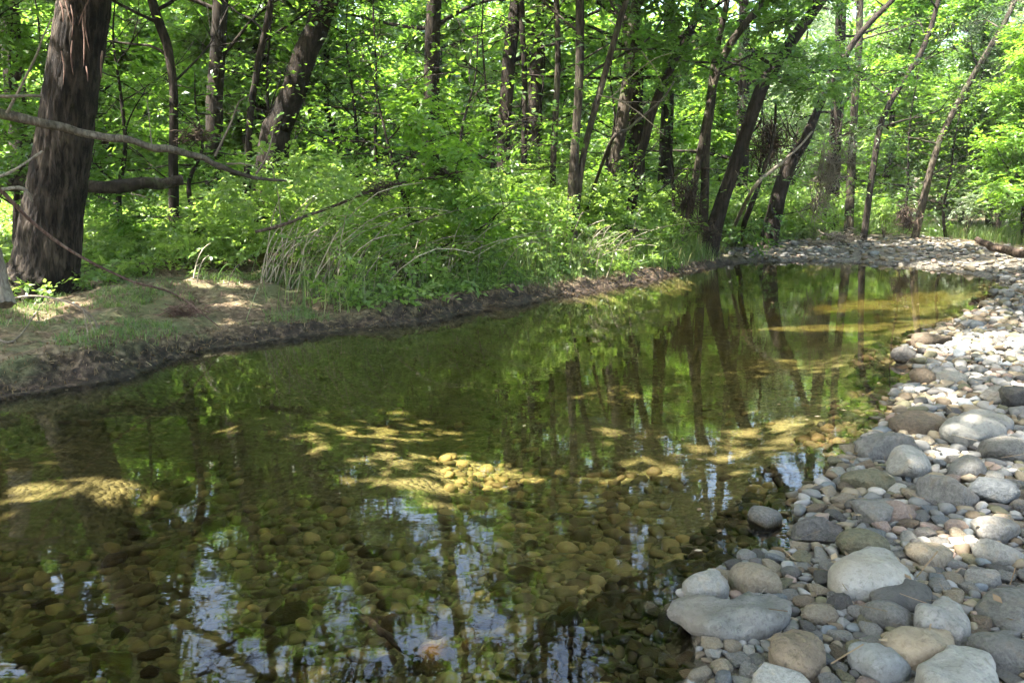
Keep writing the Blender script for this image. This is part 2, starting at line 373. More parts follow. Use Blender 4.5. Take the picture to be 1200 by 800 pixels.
# gaps in the canopy: where the photograph shows sun on the ground, and sky between the crowns
SUNHIGH = [(640, 245, 200, 62), (480, 258, 110, 30), (880, 262, 110, 26)]      # here only the high crowns let the sun through, down to the shrubs
GLADES = [(1.3, 14.0, 3.0, 3.2), (-3.4, 13.5, 1.3, 1.6), (2.6, 18.6, 1.9, 2.), (6., 23.5, 3., 1.8), (-1.6, 12.2, 1.7, 1.5), (10, 25, 3, 2.5)]    # sunny breaks over the bank shrubs (x, y, half widths)
SUNLIT = [(745, 290, 70, 14), (815, 300, 45, 9), (590, 230, 90, 30), (268, 368, 42, 13), (195, 305, 34, 9), (255, 330, 45, 12),
          (430, 486, 115, 30), (330, 458, 90, 18), (840, 480, 170, 24), (700, 462, 60, 8), (960, 505, 50, 12), (980, 351, 120, 1.5), (920, 300, 55, 6), (1120, 293, 70, 4),
          (1105, 652, 36, 16), (1155, 636, 22, 14), (1165, 593, 34, 10), (1120, 545, 20, 8), (1130, 470, 30, 8), (520, 300, 40, 12), (470, 270, 60, 14), (880, 265, 90, 18), (70, 518, 110, 10), (60, 395, 22, 5), (1000, 280, 150, 10)]
_mx, _my = np.meshgrid(np.arange(-30, 30, .25), np.arange(0, 45, .25)); _f = fields(_mx.ravel(), _my.ravel())
OPENLAND = ((~_f[5]) & (_f[3] < .3)).reshape(_mx.shape)
GR = np.random.default_rng(123)
def sunlit(x, y, z):
    t = (z-.1)/SUN[2]; qx, qy = x-SUN[0]*t, y-SUN[1]*t
    px, py, dp = project(qx, qy, np.full_like(qx, .05)); pr = np.zeros(x.shape)
    wob = .9*vnoise(qx*2.6, qy*2.6, 0, 90)+.5*vnoise(qx*7, qy*7, 0, 93)
    for a, b_, rx, ry in SUNLIT: pr = np.maximum(pr, 1.35+wob-((px-a)/(rx*1.1+2))**2-((py-b_)/(ry*1.1+2))**2)
    pr = np.where((py > 425) & (px < 990), np.clip(pr, 0, .72), pr)
    for a, b_, rx, ry in SUNHIGH: pr = np.maximum(pr, np.where(z > 4.6, 1.35+wob-((px-a)/rx)**2-((py-b_)/ry)**2, 0))
    pr = np.where(dp > .5, pr, 0); t1 = (z-1.2)/SUN[2]; gx_, gy_ = x-SUN[0]*t1, y-SUN[1]*t1
    olg = OPENLAND[np.clip((gy_/.25).astype(int), 0, OPENLAND.shape[0]-1), np.clip(((gx_+30)/.25).astype(int), 0, OPENLAND.shape[1]-1)]
    for a, b_, rx, ry in GLADES: pr = np.maximum(pr, np.where((z > 3.1) & olg, 1.3+wob*.8-((gx_-a)/rx)**2-((gy_-b_)/ry)**2, 0))
    pr = np.clip(pr*1.2, 0, .96)
    fl = vnoise(qx*1.1, qy*1.1, 0, 91) + .6*vnoise(qx*3, qy*3, 0, 92)
    ix = np.clip(((qx+30)/.25).astype(int), 0, OPENLAND.shape[1]-1); iy = np.clip((qy/.25).astype(int), 0, OPENLAND.shape[0]-1); ol = OPENLAND[iy, ix]
    land = ((qy > 9.5) | (qx < -4.5)) & ol
    pr = np.maximum(pr, ((fl > .22) & land)*.95); pr = np.maximum(pr, ((qy > 12.5) & (fl > -.4) & (qx > -3.5) & ol)*.95)
    return GR.uniform(0, 1, x.shape) < pr
SKYGAPS = [(232, 600, 50, 40), (165, 640, 26, 70), (250, 690, 26, 50), (182, 538, 26, 20), (60, 665, 22, 26), (20, 590, 24, 32), (300, 578, 28, 20), (445, 760, 50, 40),
           (655, 770, 60, 45), (500, 590, 40, 20), (840, 575, 26, 34), (340, 640, 16, 20), (20, 785, 34, 16), (570, 730, 24, 16), (920, 555, 30, 20), (740, 640, 20, 26), (560, 560, 24, 10), (280, 770, 60, 26)]
def skygap(x, y, z):
    px, py, dp = project(x, y, -z); r = np.zeros(x.shape, bool)
    wob = .5*vnoise(px*.05, py*.05, 0, 95) + .35*vnoise(px*.13, py*.13, 0, 96)
    r = np.zeros(x.shape)
    for a, b_, rx, ry in SKYGAPS: r = np.maximum(r, 1+wob-((px-a)/(rx*1.15))**2-((py-b_)/(ry*1.15))**2)
    return (GR.uniform(0, 1, x.shape) < np.clip(r*1.8+.9*vnoise(px*.16, py*.16, 0, 97), 0, .97)) & (dp > 1)
def keep(C, zmin=1.1):
    x, y, z = C[:, 0], C[:, 1], C[:, 2]
    return ~((sunlit(x, y, z) & (z > zmin)) | skygap(x, y, z))

# ------------------------------------------------------------------ trees
LAND = []         # (px, py, short name) of the trees that other labels refer to
def make_tree(name, label, cat, path, rad, leaf, limbs=10, t0=.35, spread=2.6, sprays=11, twigs=7, T=T_BROAD, scale=1., mats=None, ridge=None,
              sides=10, group='trees in the riverside wood', culled=True, up=.5, rng=None, low=None, tone0=.5, drop=.0, rings=None):
    rng = rng or np.random.default_rng(abs(hash_s(label)) % 99991)
    path = np.asarray(path, float); base = path[0].copy(); root = empty(name, base); tag(root, label, cat, group)
    n = rings or max(10, len(path)*4); sp = spline(path, n)-base; rr = np.interp(np.linspace(0, len(rad)-1, n), np.arange(len(rad)), rad)
    if rings is None: sp = sp + np.stack([vnoise(np.arange(n)*.5, 0*sp[:, 0]+i, 0, int(base[0]*7) % 50) for i in range(3)], -1)*rr[:, None]*.12
    bm = mats or M['bark']
    g = Geo(); tube(g, sp, rr, sides, ridge=ridge); link('trunk', g.mesh('trunk', bm), root)
    cum = np.linspace(0, 1, n); crown = Geo(); C = []
    for k in range(limbs):
        t = t0 + (1-t0)*(k+rng.uniform(0, .8))/limbs; t = min(t, .99)
        i = min(int(t*(n-1)), n-2); p0 = sp[i]; r0 = rr[i]*rng.uniform(.2, .36)+.006
        az = k*2.4 + rng.uniform(-.6, .6); L = spread*rng.uniform(.6, 1.1)*(1.15-.55*(t-t0)/(1-t0))
        d = np.array([math.cos(az), math.sin(az), up+rng.uniform(-.25, .35)]); d /= np.linalg.norm(d)
        pts = [p0]; 
        for s in range(5):
            d = d + rng.normal(0, .16, 3) + np.array([0, 0, -drop*.2]); d /= np.linalg.norm(d); pts.append(pts[-1]+d*L/5)
        pts = np.array(pts); lg = Geo(); tube(lg, spline(pts, 9), np.linspace(r0, .006, 9), 5)
        for q in range(twigs):
            a = rng.uniform(.25, 1.); j = a*5; j0 = min(int(j), 4); s0 = pts[j0]*(1-(j-j0))+pts[j0+1]*(j-j0)
            d2 = d*.4 + rng.normal(0, .6, 3)*np.array([1, 1, .45]); d2 /= np.linalg.norm(d2); L2 = rng.uniform(.45, 1.)*min(1.1, .45*L)
            e = s0+d2*L2+np.array([0, 0, -drop*.4*L2]); mid = (s0+e)/2+rng.normal(0, .05, 3)
            tube(lg, [s0, mid, e], [.35*r0+.003, .006, .003], 3, cap=False)
            u = rng.uniform(.1, 1.1, sprays)[:, None]; c = s0*(1-u)+e*u + rng.normal(0, .16, (sprays, 3))*np.array([1, 1, .6]); C.append(c)
        link('limb', lg.mesh('limb', bm), root)
    if C:
        C = np.concatenate(C)
        if low is not None: C = C[C[:, 2]+base[2] > low]
        add_sprays(crown, C, T, scale, mi=0, rng=rng, tone0=tone0, cull=base if culled else None)
        if crown.n: link('crown', crown.mesh('crown', M[leaf], False), root)
    return root
def hash_s(s):
    h = 5381
    for ch in s: h = (h*33 + ord(ch)) & 0x7fffffff
    return h
def hero(name, label, short, Y, pix, ztop, leaf='leaf', **kw):
    pts = [PD(a, b_, Y) for a, b_, w in pix]; rad = [w*.41*Y/FPX for a, b_, w in pix]
    gz = H(pts[0][0], Y)
    if pts[0][2] > gz-.1:
        d = pts[0]-pts[1]; d /= abs(d[2])+1e-6; s = pts[0][2]-gz+.12
        b0 = pts[0]+np.array([d[0]*.5*s, 0, -s]); pts.insert(0, b0); rad.insert(0, rad[0]*1.25)
    d = pts[-1]-pts[-2]; d /= np.linalg.norm(d); z = pts[-1][2]; r = rad[-1]; p = pts[-1]
    k = 0
    while z < ztop and k < 14:
        d = d*np.array([.9, .9, 1]) + np.array([0, kw.get('dy', 0), .06]); d /= np.linalg.norm(d); p = p+d*1.1; z = p[2]; r = max(r*.86, .02); pts.append(p); rad.append(r); k += 1
    kw.pop('dy', None)
    LAND.append((pix[0][0], pix[0][1], short))
    zf = CAM_H + .235*Y                              # top of the picture at this distance
    tot = pts[-1][2]-pts[0][2]; t0 = kw.pop('t0', None)
    if t0 is None: t0 = max(.12, min(.75, (zf*.62-pts[0][2])/tot))
    return make_tree(name, label, 'tree', pts, rad, leaf, t0=t0, **kw)

def furrow(th, i, r):
    z = i*.077; a = th + .12*vnoise(z*2+0*th, th*0, 0, 2)
    v = np.abs(vnoise(np.cos(a)*8, np.sin(a)*8, z*2.6+0*a, 5)); w = np.abs(vnoise(np.cos(a)*15, np.sin(a)*15, z*6, 7))
    foot = np.exp(-z/.35)*(.10+.12*vnoise(np.cos(a)*1.6, np.sin(a)*1.6, 0*z, 4))
    return .97 + .15*np.minimum(v, .45) + .07*w + .04*vnoise(np.cos(a)*1.5, np.sin(a)*1.5, z*.5, 9) + foot
big = hero('willow_tree', 'thick dark furrowed trunk with peeling bark standing on the bank beside the hanging branch', 'thick furrowed tree', 9.7,
    [(46, 334, 96), (54, 312, 82), (62, 250, 74), (72, 190, 68), (83, 110, 64), (94, 30, 62), (98, 0, 61)], 13.5, mats=M['bark_big'], sides=120, rings=180, ridge=furrow,
    limbs=16, spread=4.4, sprays=16, twigs=9, t0=.42, drop=.2, leaf='leaf', scale=1.15)
HERO = [
 ('forest_tree', 'crooked slim dark trunk just behind the thick furrowed tree', 'crooked slim tree', 13.0, [(203, 205, 13), (204, 150, 12), (203, 100, 11), (197, 60, 12), (186, 25, 13), (178, 0, 12)], 11, {}),
 ('forest_tree', 'ivy-clad upright trunk in deep shade behind the crooked slim tree', 'ivy-clad trunk', 16.5, [(250, 190, 24), (252, 110, 22), (256, 50, 20), (258, 0, 20)], 12, {}),
 ('forest_tree', 'thin dark sapling trunk slanting between the ivy-clad trunk and the heavy leaning one', 'thin slanting tree', 14.5, [(292, 150, 9), (300, 90, 9), (310, 40, 9), (318, 0, 8)], 10, {}),
 ('forest_tree', 'heavy dark trunk leaning towards the stream, rising out of bright shrubs', 'heavy leaning tree', 14.5, [(322, 172, 42), (331, 140, 36), (346, 100, 33), (364, 50, 31), (383, 0, 30)], 13, dict(limbs=16, sprays=15, spread=3.8, twigs=8, sides=20, t0=.4)),
 ('forest_tree', 'broad shadowy trunk wrapped in leaves, deep in the middle of the wood', 'broad shadowy tree', 17.5, [(590, 190, 20), (592, 130, 19), (598, 60, 19), (606, 0, 19)], 13, dict(limbs=12)),
 ('forest_tree', 'slim dark trunk standing close beside the broad shadowy tree', 'slim dark neighbour', 17.2, [(614, 180, 9), (615, 110, 8), (613, 50, 8), (611, 0, 8)], 11, dict(limbs=7)),
 ('forest_tree', 'thin mossy brown trunk among sunlit shrubs, straight and bare', 'thin mossy tree', 16.5, [(648, 205, 9), (651, 140, 9), (654, 70, 8), (652, 0, 8)], 11, dict(mats=M['bark_grey'], limbs=7)),
 ('forest_tree', 'straight grey brown trunk at the front of the sunlit shrubs', 'straight grey tree', 15.2, [(672, 212, 15), (675, 160, 12), (679, 80, 12), (680, 0, 12)], 12, dict(mats=M['bark_grey'], limbs=11, sprays=13)),
 ('forest_tree', 'slender trunk fanning out from the foot of the straight grey tree', 'slender fanning tree', 15.3, [(681, 200, 9), (694, 140, 9), (712, 75, 9), (728, 20, 9), (734, 0, 8)], 11, dict(mats=M['bark_grey'], limbs=8)),
 ('forest_tree', 'pale patched trunk behind the slender fanning tree, its foot among white leaves', 'pale patched tree', 18., [(716, 215, 20), (726, 160, 18), (736, 100, 18), (741, 40, 17), (746, 0, 16)], 13, dict(mats=M['bark_grey'], limbs=12)),
 ('forest_tree', 'dark wavy trunk leaning towards the gravel bar, beside the pale patched tree', 'dark wavy tree', 17.3, [(746, 202, 13), (757, 160, 12), (772, 110, 12), (796, 62, 11), (812, 30, 11), (824, 0, 10)], 11, dict(limbs=9)),
 ('forest_tree', 'forked grey trunk with two upright arms, behind the brown flood debris', 'forked grey tree', 20., [(826, 215, 12), (829, 150, 12), (834, 110, 13), (836, 80, 9), (846, 30, 8), (852, 0, 8)], 11, dict(mats=M['bark_grey'], limbs=8)),
 ('forest_tree', 'upper arm of a fork curving out over the water, beside the forked grey tree', 'curving arm', 19.9, [(832, 118, 9), (850, 62, 11), (872, 30, 10), (896, 0, 9)], 10, dict(mats=M['bark_grey'], limbs=6, sprays=9)),
 ('willow_tree', 'long dark trunk leaning out over the stream from a root tangle at the water edge', 'long leaning tree', 19.0, [(838, 262, 22), (850, 225, 19), (868, 175, 18), (890, 110, 18), (915, 68, 16), (945, 25, 15), (962, 0, 14)], 11, dict(limbs=12, sprays=12, twigs=8, sides=14, drop=.15)),
 ('willow_tree', 'thick-footed leaning tree with a split dark base beside the gravel bar', 'split-footed tree', 22.0, [(908, 248, 22), (924, 195, 19), (943, 165, 15), (958, 130, 11), (977, 90, 9), (1006, 42, 8), (1046, 0, 7)], 10, dict(limbs=11, sprays=10, drop=.15, mats=M['bark'])),
 ('forest_tree', 'grey upright trunk half hidden behind the split-footed tree', 'half-hidden grey tree', 25., [(998, 200, 11), (1001, 130, 10), (1006, 60, 9), (1008, 0, 9)], 11, dict(mats=M['bark_grey'], limbs=9, sprays=9)),
 ('forest_tree', 'slim bent trunk crossing behind the gravel bar under yellow-green leaves', 'slim bent tree', 23.8, [(1022, 205, 8), (1034, 140, 8), (1062, 90, 7), (1085, 50, 7), (1100, 0, 6)], 10, dict(limbs=9, sprays=9, leaf='yellow_leaf', t0=.2)),
 ('willow_tree', 'silvery willow with thin slanting stem above the far end of the gravel bar', 'silvery willow', 24.5, [(1090, 200, 9), (1108, 150, 8), (1140, 90, 8), (1170, 40, 7), (1190, 0, 6)], 10, dict(limbs=13, sprays=13, leaf='willow', T=T_FINE, t0=.12, scale=1.3, drop=.35, mats=M['bark_grey'])),
 ('willow_tree', 'small silvery willow furthest along the gravel bar, hung with narrow leaves', 'small silvery willow', 25.5, [(1172, 245, 9), (1185, 190, 8), (1196, 150, 8), (1216, 90, 8), (1230, 30, 7)], 10, dict(limbs=12, sprays=13, leaf='willow', T=T_FINE, t0=.12, scale=1.3, drop=.35)),
]
for nm, lab, short, Yd, pix, zt, kw in HERO:
    kw = dict(kw); kw.setdefault('sprays', 13); kw.setdefault('scale', 1.2); hero(nm, lab, short, Yd, pix, zt, **kw)

# young trees and saplings between the trunks: (px of the stem, distance, height, leaf, label)
YOUNG = [
 (490, 12.2, 3.0, 'yellow_leaf', 'layered boxelder sapling spreading flat leaf sprays right of the heavy leaning tree', 1.5),
 (545, 13.4, 4.0, 'leaf', 'leafy sapling with level tiers of leaves, beside the layered boxelder sapling', 2.1),
 (415, 14.6, 4.6, 'leaf', 'dense green sapling filling the gap behind the heavy leaning tree', 2.0),
 (150, 14.0, 4.4, 'leaf', 'shaded sapling between the thick furrowed tree and the crooked slim tree', 2.0),
 (20, 13.0, 4.6, 'leaf', 'shaded sapling beyond the thick furrowed tree, at the edge of the picture', 2.1),
 (235, 13.2, 2.9, 'leaf', 'low leafy sapling before the ivy-clad trunk', 1.4),
 (565, 15.5, 5.0, 'leaf', 'tall leafy sapling shading the broad shadowy tree', 2.3),
 (455, 16.0, 5.6, 'leaf', 'tall young tree deep between the heavy leaning tree and the broad shadowy tree', 2.6),
 (705, 17.8, 4.8, 'yellow_leaf', 'bright sapling glowing behind the slender fanning tree', 2.2),
 (790, 20.5, 5.2, 'leaf', 'fresh green young tree behind the dark wavy tree', 2.4),
 (880, 23.5, 5.4, 'yellow_leaf', 'sunlit young tree behind the long leaning tree', 2.6),
 (965, 25.5, 6.0, 'leaf', 'broad young tree behind the split-footed tree', 2.8),
 (1105, 24.8, 4.6, 'yellow_leaf', 'bright yellow-green sapling spreading flat sprays above the gravel bar', 2.0),
 (1050, 27.5, 6.2, 'leaf', 'dense young tree closing the view behind the gravel bar', 2.8),
 (1160, 26.0, 6.6, 'leaf', 'dark green young tree behind the silvery willow', 3.0),
 (335, 17.0, 5.6, 'leaf', 'young tree deep in shade behind the thin slanting tree', 2.6),
 (90, 18.0, 6.0, 'leaf', 'young tree deep in shade behind the thick furrowed tree', 2.8),
 (640, 19.5, 6.0, 'leaf', 'young tree far behind the thin mossy tree', 2.7),
 (740, 21.5, 6.4, 'leaf', 'young tree far behind the pale patched tree', 2.8),
 (1235, 26.0, 5.4, 'leaf', 'leafy young tree at the end of the fallen driftwood pole', 2.5),
 (-60, 11.5, 4.8, 'leaf', 'shaded sapling past the edge of the picture behind the bleached stump', 2.2),
]
for px, Yd, hgt_, lf, lab, spd in YOUNG:
    x = (px-600)/FPX*Yd*1.0; z = H(x, Yd); r = np.random.default_rng(hash_s(lab) % 9999)
    pth = [[x, Yd, z-.1]]; 
    for k in range(5): pth.append([pth[-1][0]+r.normal(0, .12), pth[-1][1]+r.normal(0, .12), z+hgt_*(k+1)/5])
    make_tree('sapling', lab, 'sapling', pth, [.055, .045, .035, .025, .016, .008], lf, limbs=15, t0=.12, spread=spd, sprays=11, twigs=6, up=.22, group='saplings between the trunks', rng=r, sides=6)
print('trees built')

# tall trees over the stream, those out of view added for their shade: (x, y, foot) leaning (lx, ly)
CANOPY = [
 (-6.6, 5.2, 3.6, 1.2, 11, 'tall tree on the near bank whose crown hangs over the pool'),  # unseen, added so its crown shades the pool
 (-8.5, 7.8, 3.2, .6, 12.5, 'tall tree standing behind the near bank, crown spread over the hanging branch'),  # out of view, added for shade from the left bank
 (-9.6, 13., 4.6, -1.6, 12, 'tall tree deep in the wood past the crooked slim one, crown bent to the bank'),  # unseen, stands here only for the shade of its crown
 (-3.2, -3., 3.2, 3., 12, 'tall tree behind the photographer, its crown over the near pool'),  # added behind the camera to shade the near stones
 (-8.5, -1.5, 4., 1.2, 13, 'tall tree on the bank behind the photographer, bent over the pool'),  # unseen, added to keep direct sun off the pool
 (-11, 11.5, 2., .2, 13, 'tall tree deep in the shaded wood beyond the thick furrowed tree'),  # out of view, added as part of the overhead shade
 (3.2, 20.5, -1.5, -1.5, 11, 'tall tree standing behind the forked grey tree, crown bent towards the pool'),
 (-7.2, 1.6, 3.4, .8, 12, 'tall bank tree beside the photographer, crown over the near pool'),  # unseen, added to shade the near water and stones
 (7.2, 25.5, -1., -1.5, 14.5, 'tall tree at the back of the gravel bar, crown high above the slim bent tree'),
 (10.5, 26.5, -1.5, -2.5, 14.5, 'tall tree behind the silvery willow, its crown high over the bar'),
 (4.6, 24.5, -.5, -2.5, 14, 'tall tree behind the split-footed tree, its crown far overhead'),
 (-7.8, 9.8, 5., -1., 17, 'very tall bank tree beyond the picture edge, crown arching high over the pool'),  # unseen, added tall enough to shade the gravel bar
 (-9.4, 13.6, 7., 0., 17.5, 'very tall tree in the shaded wood, its crown reaching high across the stream'),  # out of view, added to cast shade across to the gravel
 (9.5, 6.5, -7.6, 2.2, 12, 'tall tree on the gravel side beyond the picture edge, crown bent over the pool'),  # unseen, added to keep direct sun off the gravel
 (8.4, 4.0, -5.4, 3.4, 12, 'tall tree on the gravel side near the photographer, crown over the stones'),  # out of view, added to shade the stones
 (10.8, 11.5, -7.5, -.6, 13, 'tall tree beyond the gravel past the picture edge, crown reaching back over the pool'),  # unseen, added to shade the farther gravel
 (-6.4, 21., .8, -1.5, 15.5, 'tall tree in the far wood between the ivy-clad trunk and the heavy leaning tree'),
 (.6, 22.5, .5, -1.5, 15.5, 'tall tree in the far wood behind the thin mossy tree'),
 (-10.5, 17.5, 1.5, -1.5, 15.5, 'tall tree in the shaded far wood behind the thick furrowed tree'),
 (-2.0, 19.5, 1.2, -2., 13, 'tall tree deep in the wood behind the straight grey one'),
]
for x, y, lx, ly, zt, lab in CANOPY:
    wil = x > 6 and y > 20
    z = H(x, y); pth = [[x, y, z-.15], [x+lx*.05, y+ly*.05, z+zt*.2], [x+lx*.25, y+ly*.25, z+zt*.45], [x+lx*.6, y+ly*.6, z+zt*.7], [x+lx, y+ly, z+zt]]
    make_tree('canopy_tree', lab, 'tree', pth, [.24, .2, .16, .11, .04], 'willow' if wil else 'leaf', limbs=22, t0=.2 if wil else .42, spread=3.6 if wil else 4.6, sprays=17 if y > 12 else 12, twigs=9, scale=2.1 if wil else (1.8 if y > 16 else 1.5), up=.25, T=T_FINE if wil else T_CROWN, group='tall trees over the stream', sides=12)

# trees further back share a few crowns
def proto_tree(name, seed, hgt_, leaf, T, scale, spread):
    r = np.random.default_rng(seed); pth = [[0, 0, -.2]]
    for k in range(6): pth.append([pth[-1][0]+r.normal(0, .25), pth[-1][1]+r.normal(0, .25), hgt_*(k+1)/6])
    t = make_tree(name, 'x', 'tree', pth, [.15, .13, .11, .09, .07, .05, .02], leaf, limbs=24, t0=.07, spread=spread, sprays=10, twigs=8, T=T, scale=scale, culled=False, group='trees further back in the wood', rng=r, sides=7, up=.3)
    return t
def copy_thing(root, loc, rz, sc=1.):
    r = root.copy(); COL.objects.link(r); r.location = loc; r.rotation_euler = (0, 0, rz); r.scale = (sc,)*3
    for ch in list(root.children):
        c = ch.copy(); COL.objects.link(c); c.parent = r
    return r
PR = [proto_tree('forest_tree', 301, 10.5, 'leaf', T_BROAD, 1.9, 2.6), proto_tree('forest_tree', 302, 12., 'leaf', T_BROAD, 1.8, 2.8),
      proto_tree('forest_tree', 303, 8.5, 'yellow_leaf', T_BROAD, 1.7, 2.5), proto_tree('willow_tree', 304, 10., 'willow', T_FINE, 2.4, 2.7)]
BACK = []      # (root, x, y, kind) labelled together at the end
rb = np.random.default_rng(55); first = [True]*4; pos = []
tries = 0
while len(pos) < 66 and tries < 6000:
    tries += 1; Yd = 20+26*rb.uniform()**.8; x = rb.uniform(-.72, .8)*Yd
    if x > .1*Yd and Yd < 27: continue
    if Yd < 22 and x > -2: continue
    if any((x-a)**2+(Yd-b_)**2 < (1.6+.035*Yd)**2 for a, b_ in pos): continue
    pos.append((x, Yd))
for k in range(12):                                           # the far side of the gravel bar, past the picture's edge
    pos.append((rb.uniform(13.5, 19), 5+k*1.7))
for x, Yd in pos:
    px = 600+FPX*x/Yd
    w = [.45, .4, .15, .0] if px < 700 else ([.25, .2, .4, .15] if px < 1000 else [.15, .15, .15, .55])
    k = int(rb.choice(4, p=w)); sc = rb.uniform(.85, 1.15)*(.8 if px < 650 else .72)
    loc = (x, Yd, H(x, Yd)); rz = rb.uniform(0, 6.28)
    if first[k]: o = PR[k]; o.location = loc; o.rotation_euler = (0, 0, rz); first[k] = False
    else: o = copy_thing(PR[k], loc, rz, sc)
    BACK.append((o, x, Yd, ['tall', 'tall', 'yellow-green', 'silvery'][k], sc))
for k in range(4):
    if first[k]:
        for ch in list(PR[k].children): bpy.data.objects.remove(ch)
        bpy.data.objects.remove(PR[k])
# the far-off wood, one mass
g = Geo(); n = 17000; a = rb.uniform(-1.15, 1.2, n); rad_ = rb.uniform(42, 70, n); zz = rb.uniform(0, 1, n)**.9*(11+6*vnoise(a*6, a*0, 0, 77)+rad_*.06)
C = np.stack([np.sin(a)*rad_, np.cos(a)*rad_, zz+1], -1); C = C[vnoise(C[:, 0]*.35, C[:, 2]*.45, C[:, 1]*.35, 78) > -.35]
w_ = (C[:, 0]/C[:, 1] > .36) & (vnoise(C[:, 0]*.1, C[:, 1]*.1, 0, 79) > -.3)
add_sprays(g, C[~w_], T_BROAD[:2], 4.2, tilt=.6, tone0=.42); add_sprays(g, C[w_], T_BROAD[2:4], 3.8, tilt=.6, tone0=.45, mi=1)
tag(link('distant_woods', g.mesh('distant_woods', [M['yellow_leaf'], M['willow']], False)), 'far-off mass of woodland closing the view', None, None, 'stuff')

# ------------------------------------------------------------------ undergrowth and grass on the banks
def land_points(n, rng, x0, x1, y0, y1, cond):
    x = rng.uniform(x0, x1, n); y = rng.uniform(y0, y1, n); h, s, wL, gr, sd_, ins = fields(x, y)
    k = cond(x, y, s, wL, gr, ins); return np.stack([x, y, h], -1)[k], s[k]
rg = np.random.default_rng(91)
def fwd(px, py, z=.4): return P(px, py, z)
# herb mass: grows denser and taller away from the shore
def uh(x, y):      # local height of the herb layer
    px = 600+FPX*x/np.maximum(y, 1)
    t = smooth(170, 330, px)
    hgt = .30 + 1.15*t + .3*vnoise(x*.7, y*.7, 0, 60)
    hgt = hgt*(1-.6*smooth(760, 860, px)*(1-smooth(19, 21, y)))
    return np.clip(hgt, .12, 1.8)
pts, s = land_points(74000, rg, -16, 12, 6, 30, lambda x, y, s, wL, gr, ins: (~ins) & (gr < .15) & (s > .5+.3*vnoise(x*.8, y*.8, 0, 61)+2.6*smooth(-2.0, -3.6, x)*smooth(12, 10, y)) & (vnoise(x*1.3, y*1.3, 0, 62) > -.35-.4*smooth(-4, -2, x)) & (abs(x) < .75*y+1))
hz = uh(pts[:, 0], pts[:, 1])*smooth(.25, 1.35, s)*rg.uniform(0, 1, len(pts))**.7
C = pts+np.stack([0*hz, 0*hz, hz+.03], -1)
g = Geo(); near = C[:, 1] < 16
add_sprays(g, C[near], T_HERB, 1.0, tilt=.4, rng=rg, tone0=.5, pitch0=.0); add_sprays(g, C[~near], T_HERB[:2], 1.45, tilt=.4, rng=rg, tone0=.5)
tag(link('undergrowth', g.mesh('undergrowth', M['herb'], False)), 'tangled leafy herbs covering the forest floor behind the bank', None, None, 'stuff')

def blades(g, pts, hgt_, wid, rng, lean=.45, tone0=.45, bend=.5, dirn=None, tspread=.2):
    n = len(pts)
    if n == 0: return
    hgt_ = np.broadcast_to(hgt_, (n,))*rng.uniform(.5, 1.3, n); az = rng.uniform(0, 2*np.pi, n) if dirn is None else dirn + rng.normal(0, .5, n)
    ln = np.abs(rng.normal(0, lean, n)); d = np.stack([np.cos(az), np.sin(az), 0*az], -1); w = np.stack([-np.sin(az), np.cos(az), 0*az], -1)*wid*rng.uniform(.7, 1.3, n)[:, None]
    up = np.array([0, 0, 1.]); h3 = hgt_[:, None]
    p1 = pts + up*h3*.55 + d*h3*(ln*.45)[:, None]; p2 = pts + up*h3*(1-.35*bend*ln)[:, None] + d*h3*(ln*(.9+bend))[:, None]
    tone = np.clip(tone0+rng.normal(0, tspread, n), 0, 1)
    V = np.stack([pts-w*.5, pts+w*.5, p1+w*.4, p1-w*.4], 1); g.add(V, np.arange(n*4).reshape(-1, 4), tone)
    V = np.stack([p1-w*.4, p1+w*.4, p2], 1); g.add(V, np.arange(n*3).reshape(-1, 3), tone)
g = Geo()
pts, s = land_points(420000, rg, -9, 6, 5.2, 18, lambda x, y, s, wL, gr, ins: (~ins) & (wL > .5) & (s > .30) & (s < 3.6) & (vnoise(x*1.6, y*1.6, 0, 64)+.5*vnoise(x*5, y*5, 0, 65) > .25-.75*smooth(-4.2, -1.5, x)-.3*smooth(-2, 2, x)) & (abs(x) < .7*y+.4))
k = rg.uniform(0, 1, len(pts)) < .55; blades(g, pts[k], .07+.05*smooth(-4, 0, pts[k][:, 0]), .0065, rg, .8, .42)
pts, s = land_points(60000, rg, 1, 16, 15, 29, lambda x, y, s, wL, gr, ins: (~ins) & (gr < .25) & (s > .2) & (abs(x) < .7*y+.4) & ((y > 17) | (wL > .5)))
k = rg.uniform(0, 1, len(pts)) < .75; blades(g, pts[k], .34, .014, rg, .4, .5)
tag(link('grass', g.mesh('grass', M['grass'], False)), 'short and tufty grass along the bank top', None, None, 'stuff')

g = Geo()
pts, s = land_points(60000, rg, -6, 9, 7, 22, lambda x, y, s, wL, gr, ins: (~ins) & (wL > .4) & (s > .45) & (s < 4.5) & (abs(x) < .7*y+.4))
px_, py_, _d = project(pts[:, 0], pts[:, 1], pts[:, 2]); w_ = np.exp(-((px_-690)/130)**2)*1.3+np.exp(-((px_-400)/55)**2)*.45*(s < 2)+.10*(px_ > 330)
k = rg.uniform(0, 1, len(pts)) < w_*.55; blades(g, pts[k], .62, .011, rg, .5, .62, .8)
tag(link('tall_grass', g.mesh('tall_grass', M['grass'], False)), 'long arching grass blades among the bank herbs', None, None, 'stuff')

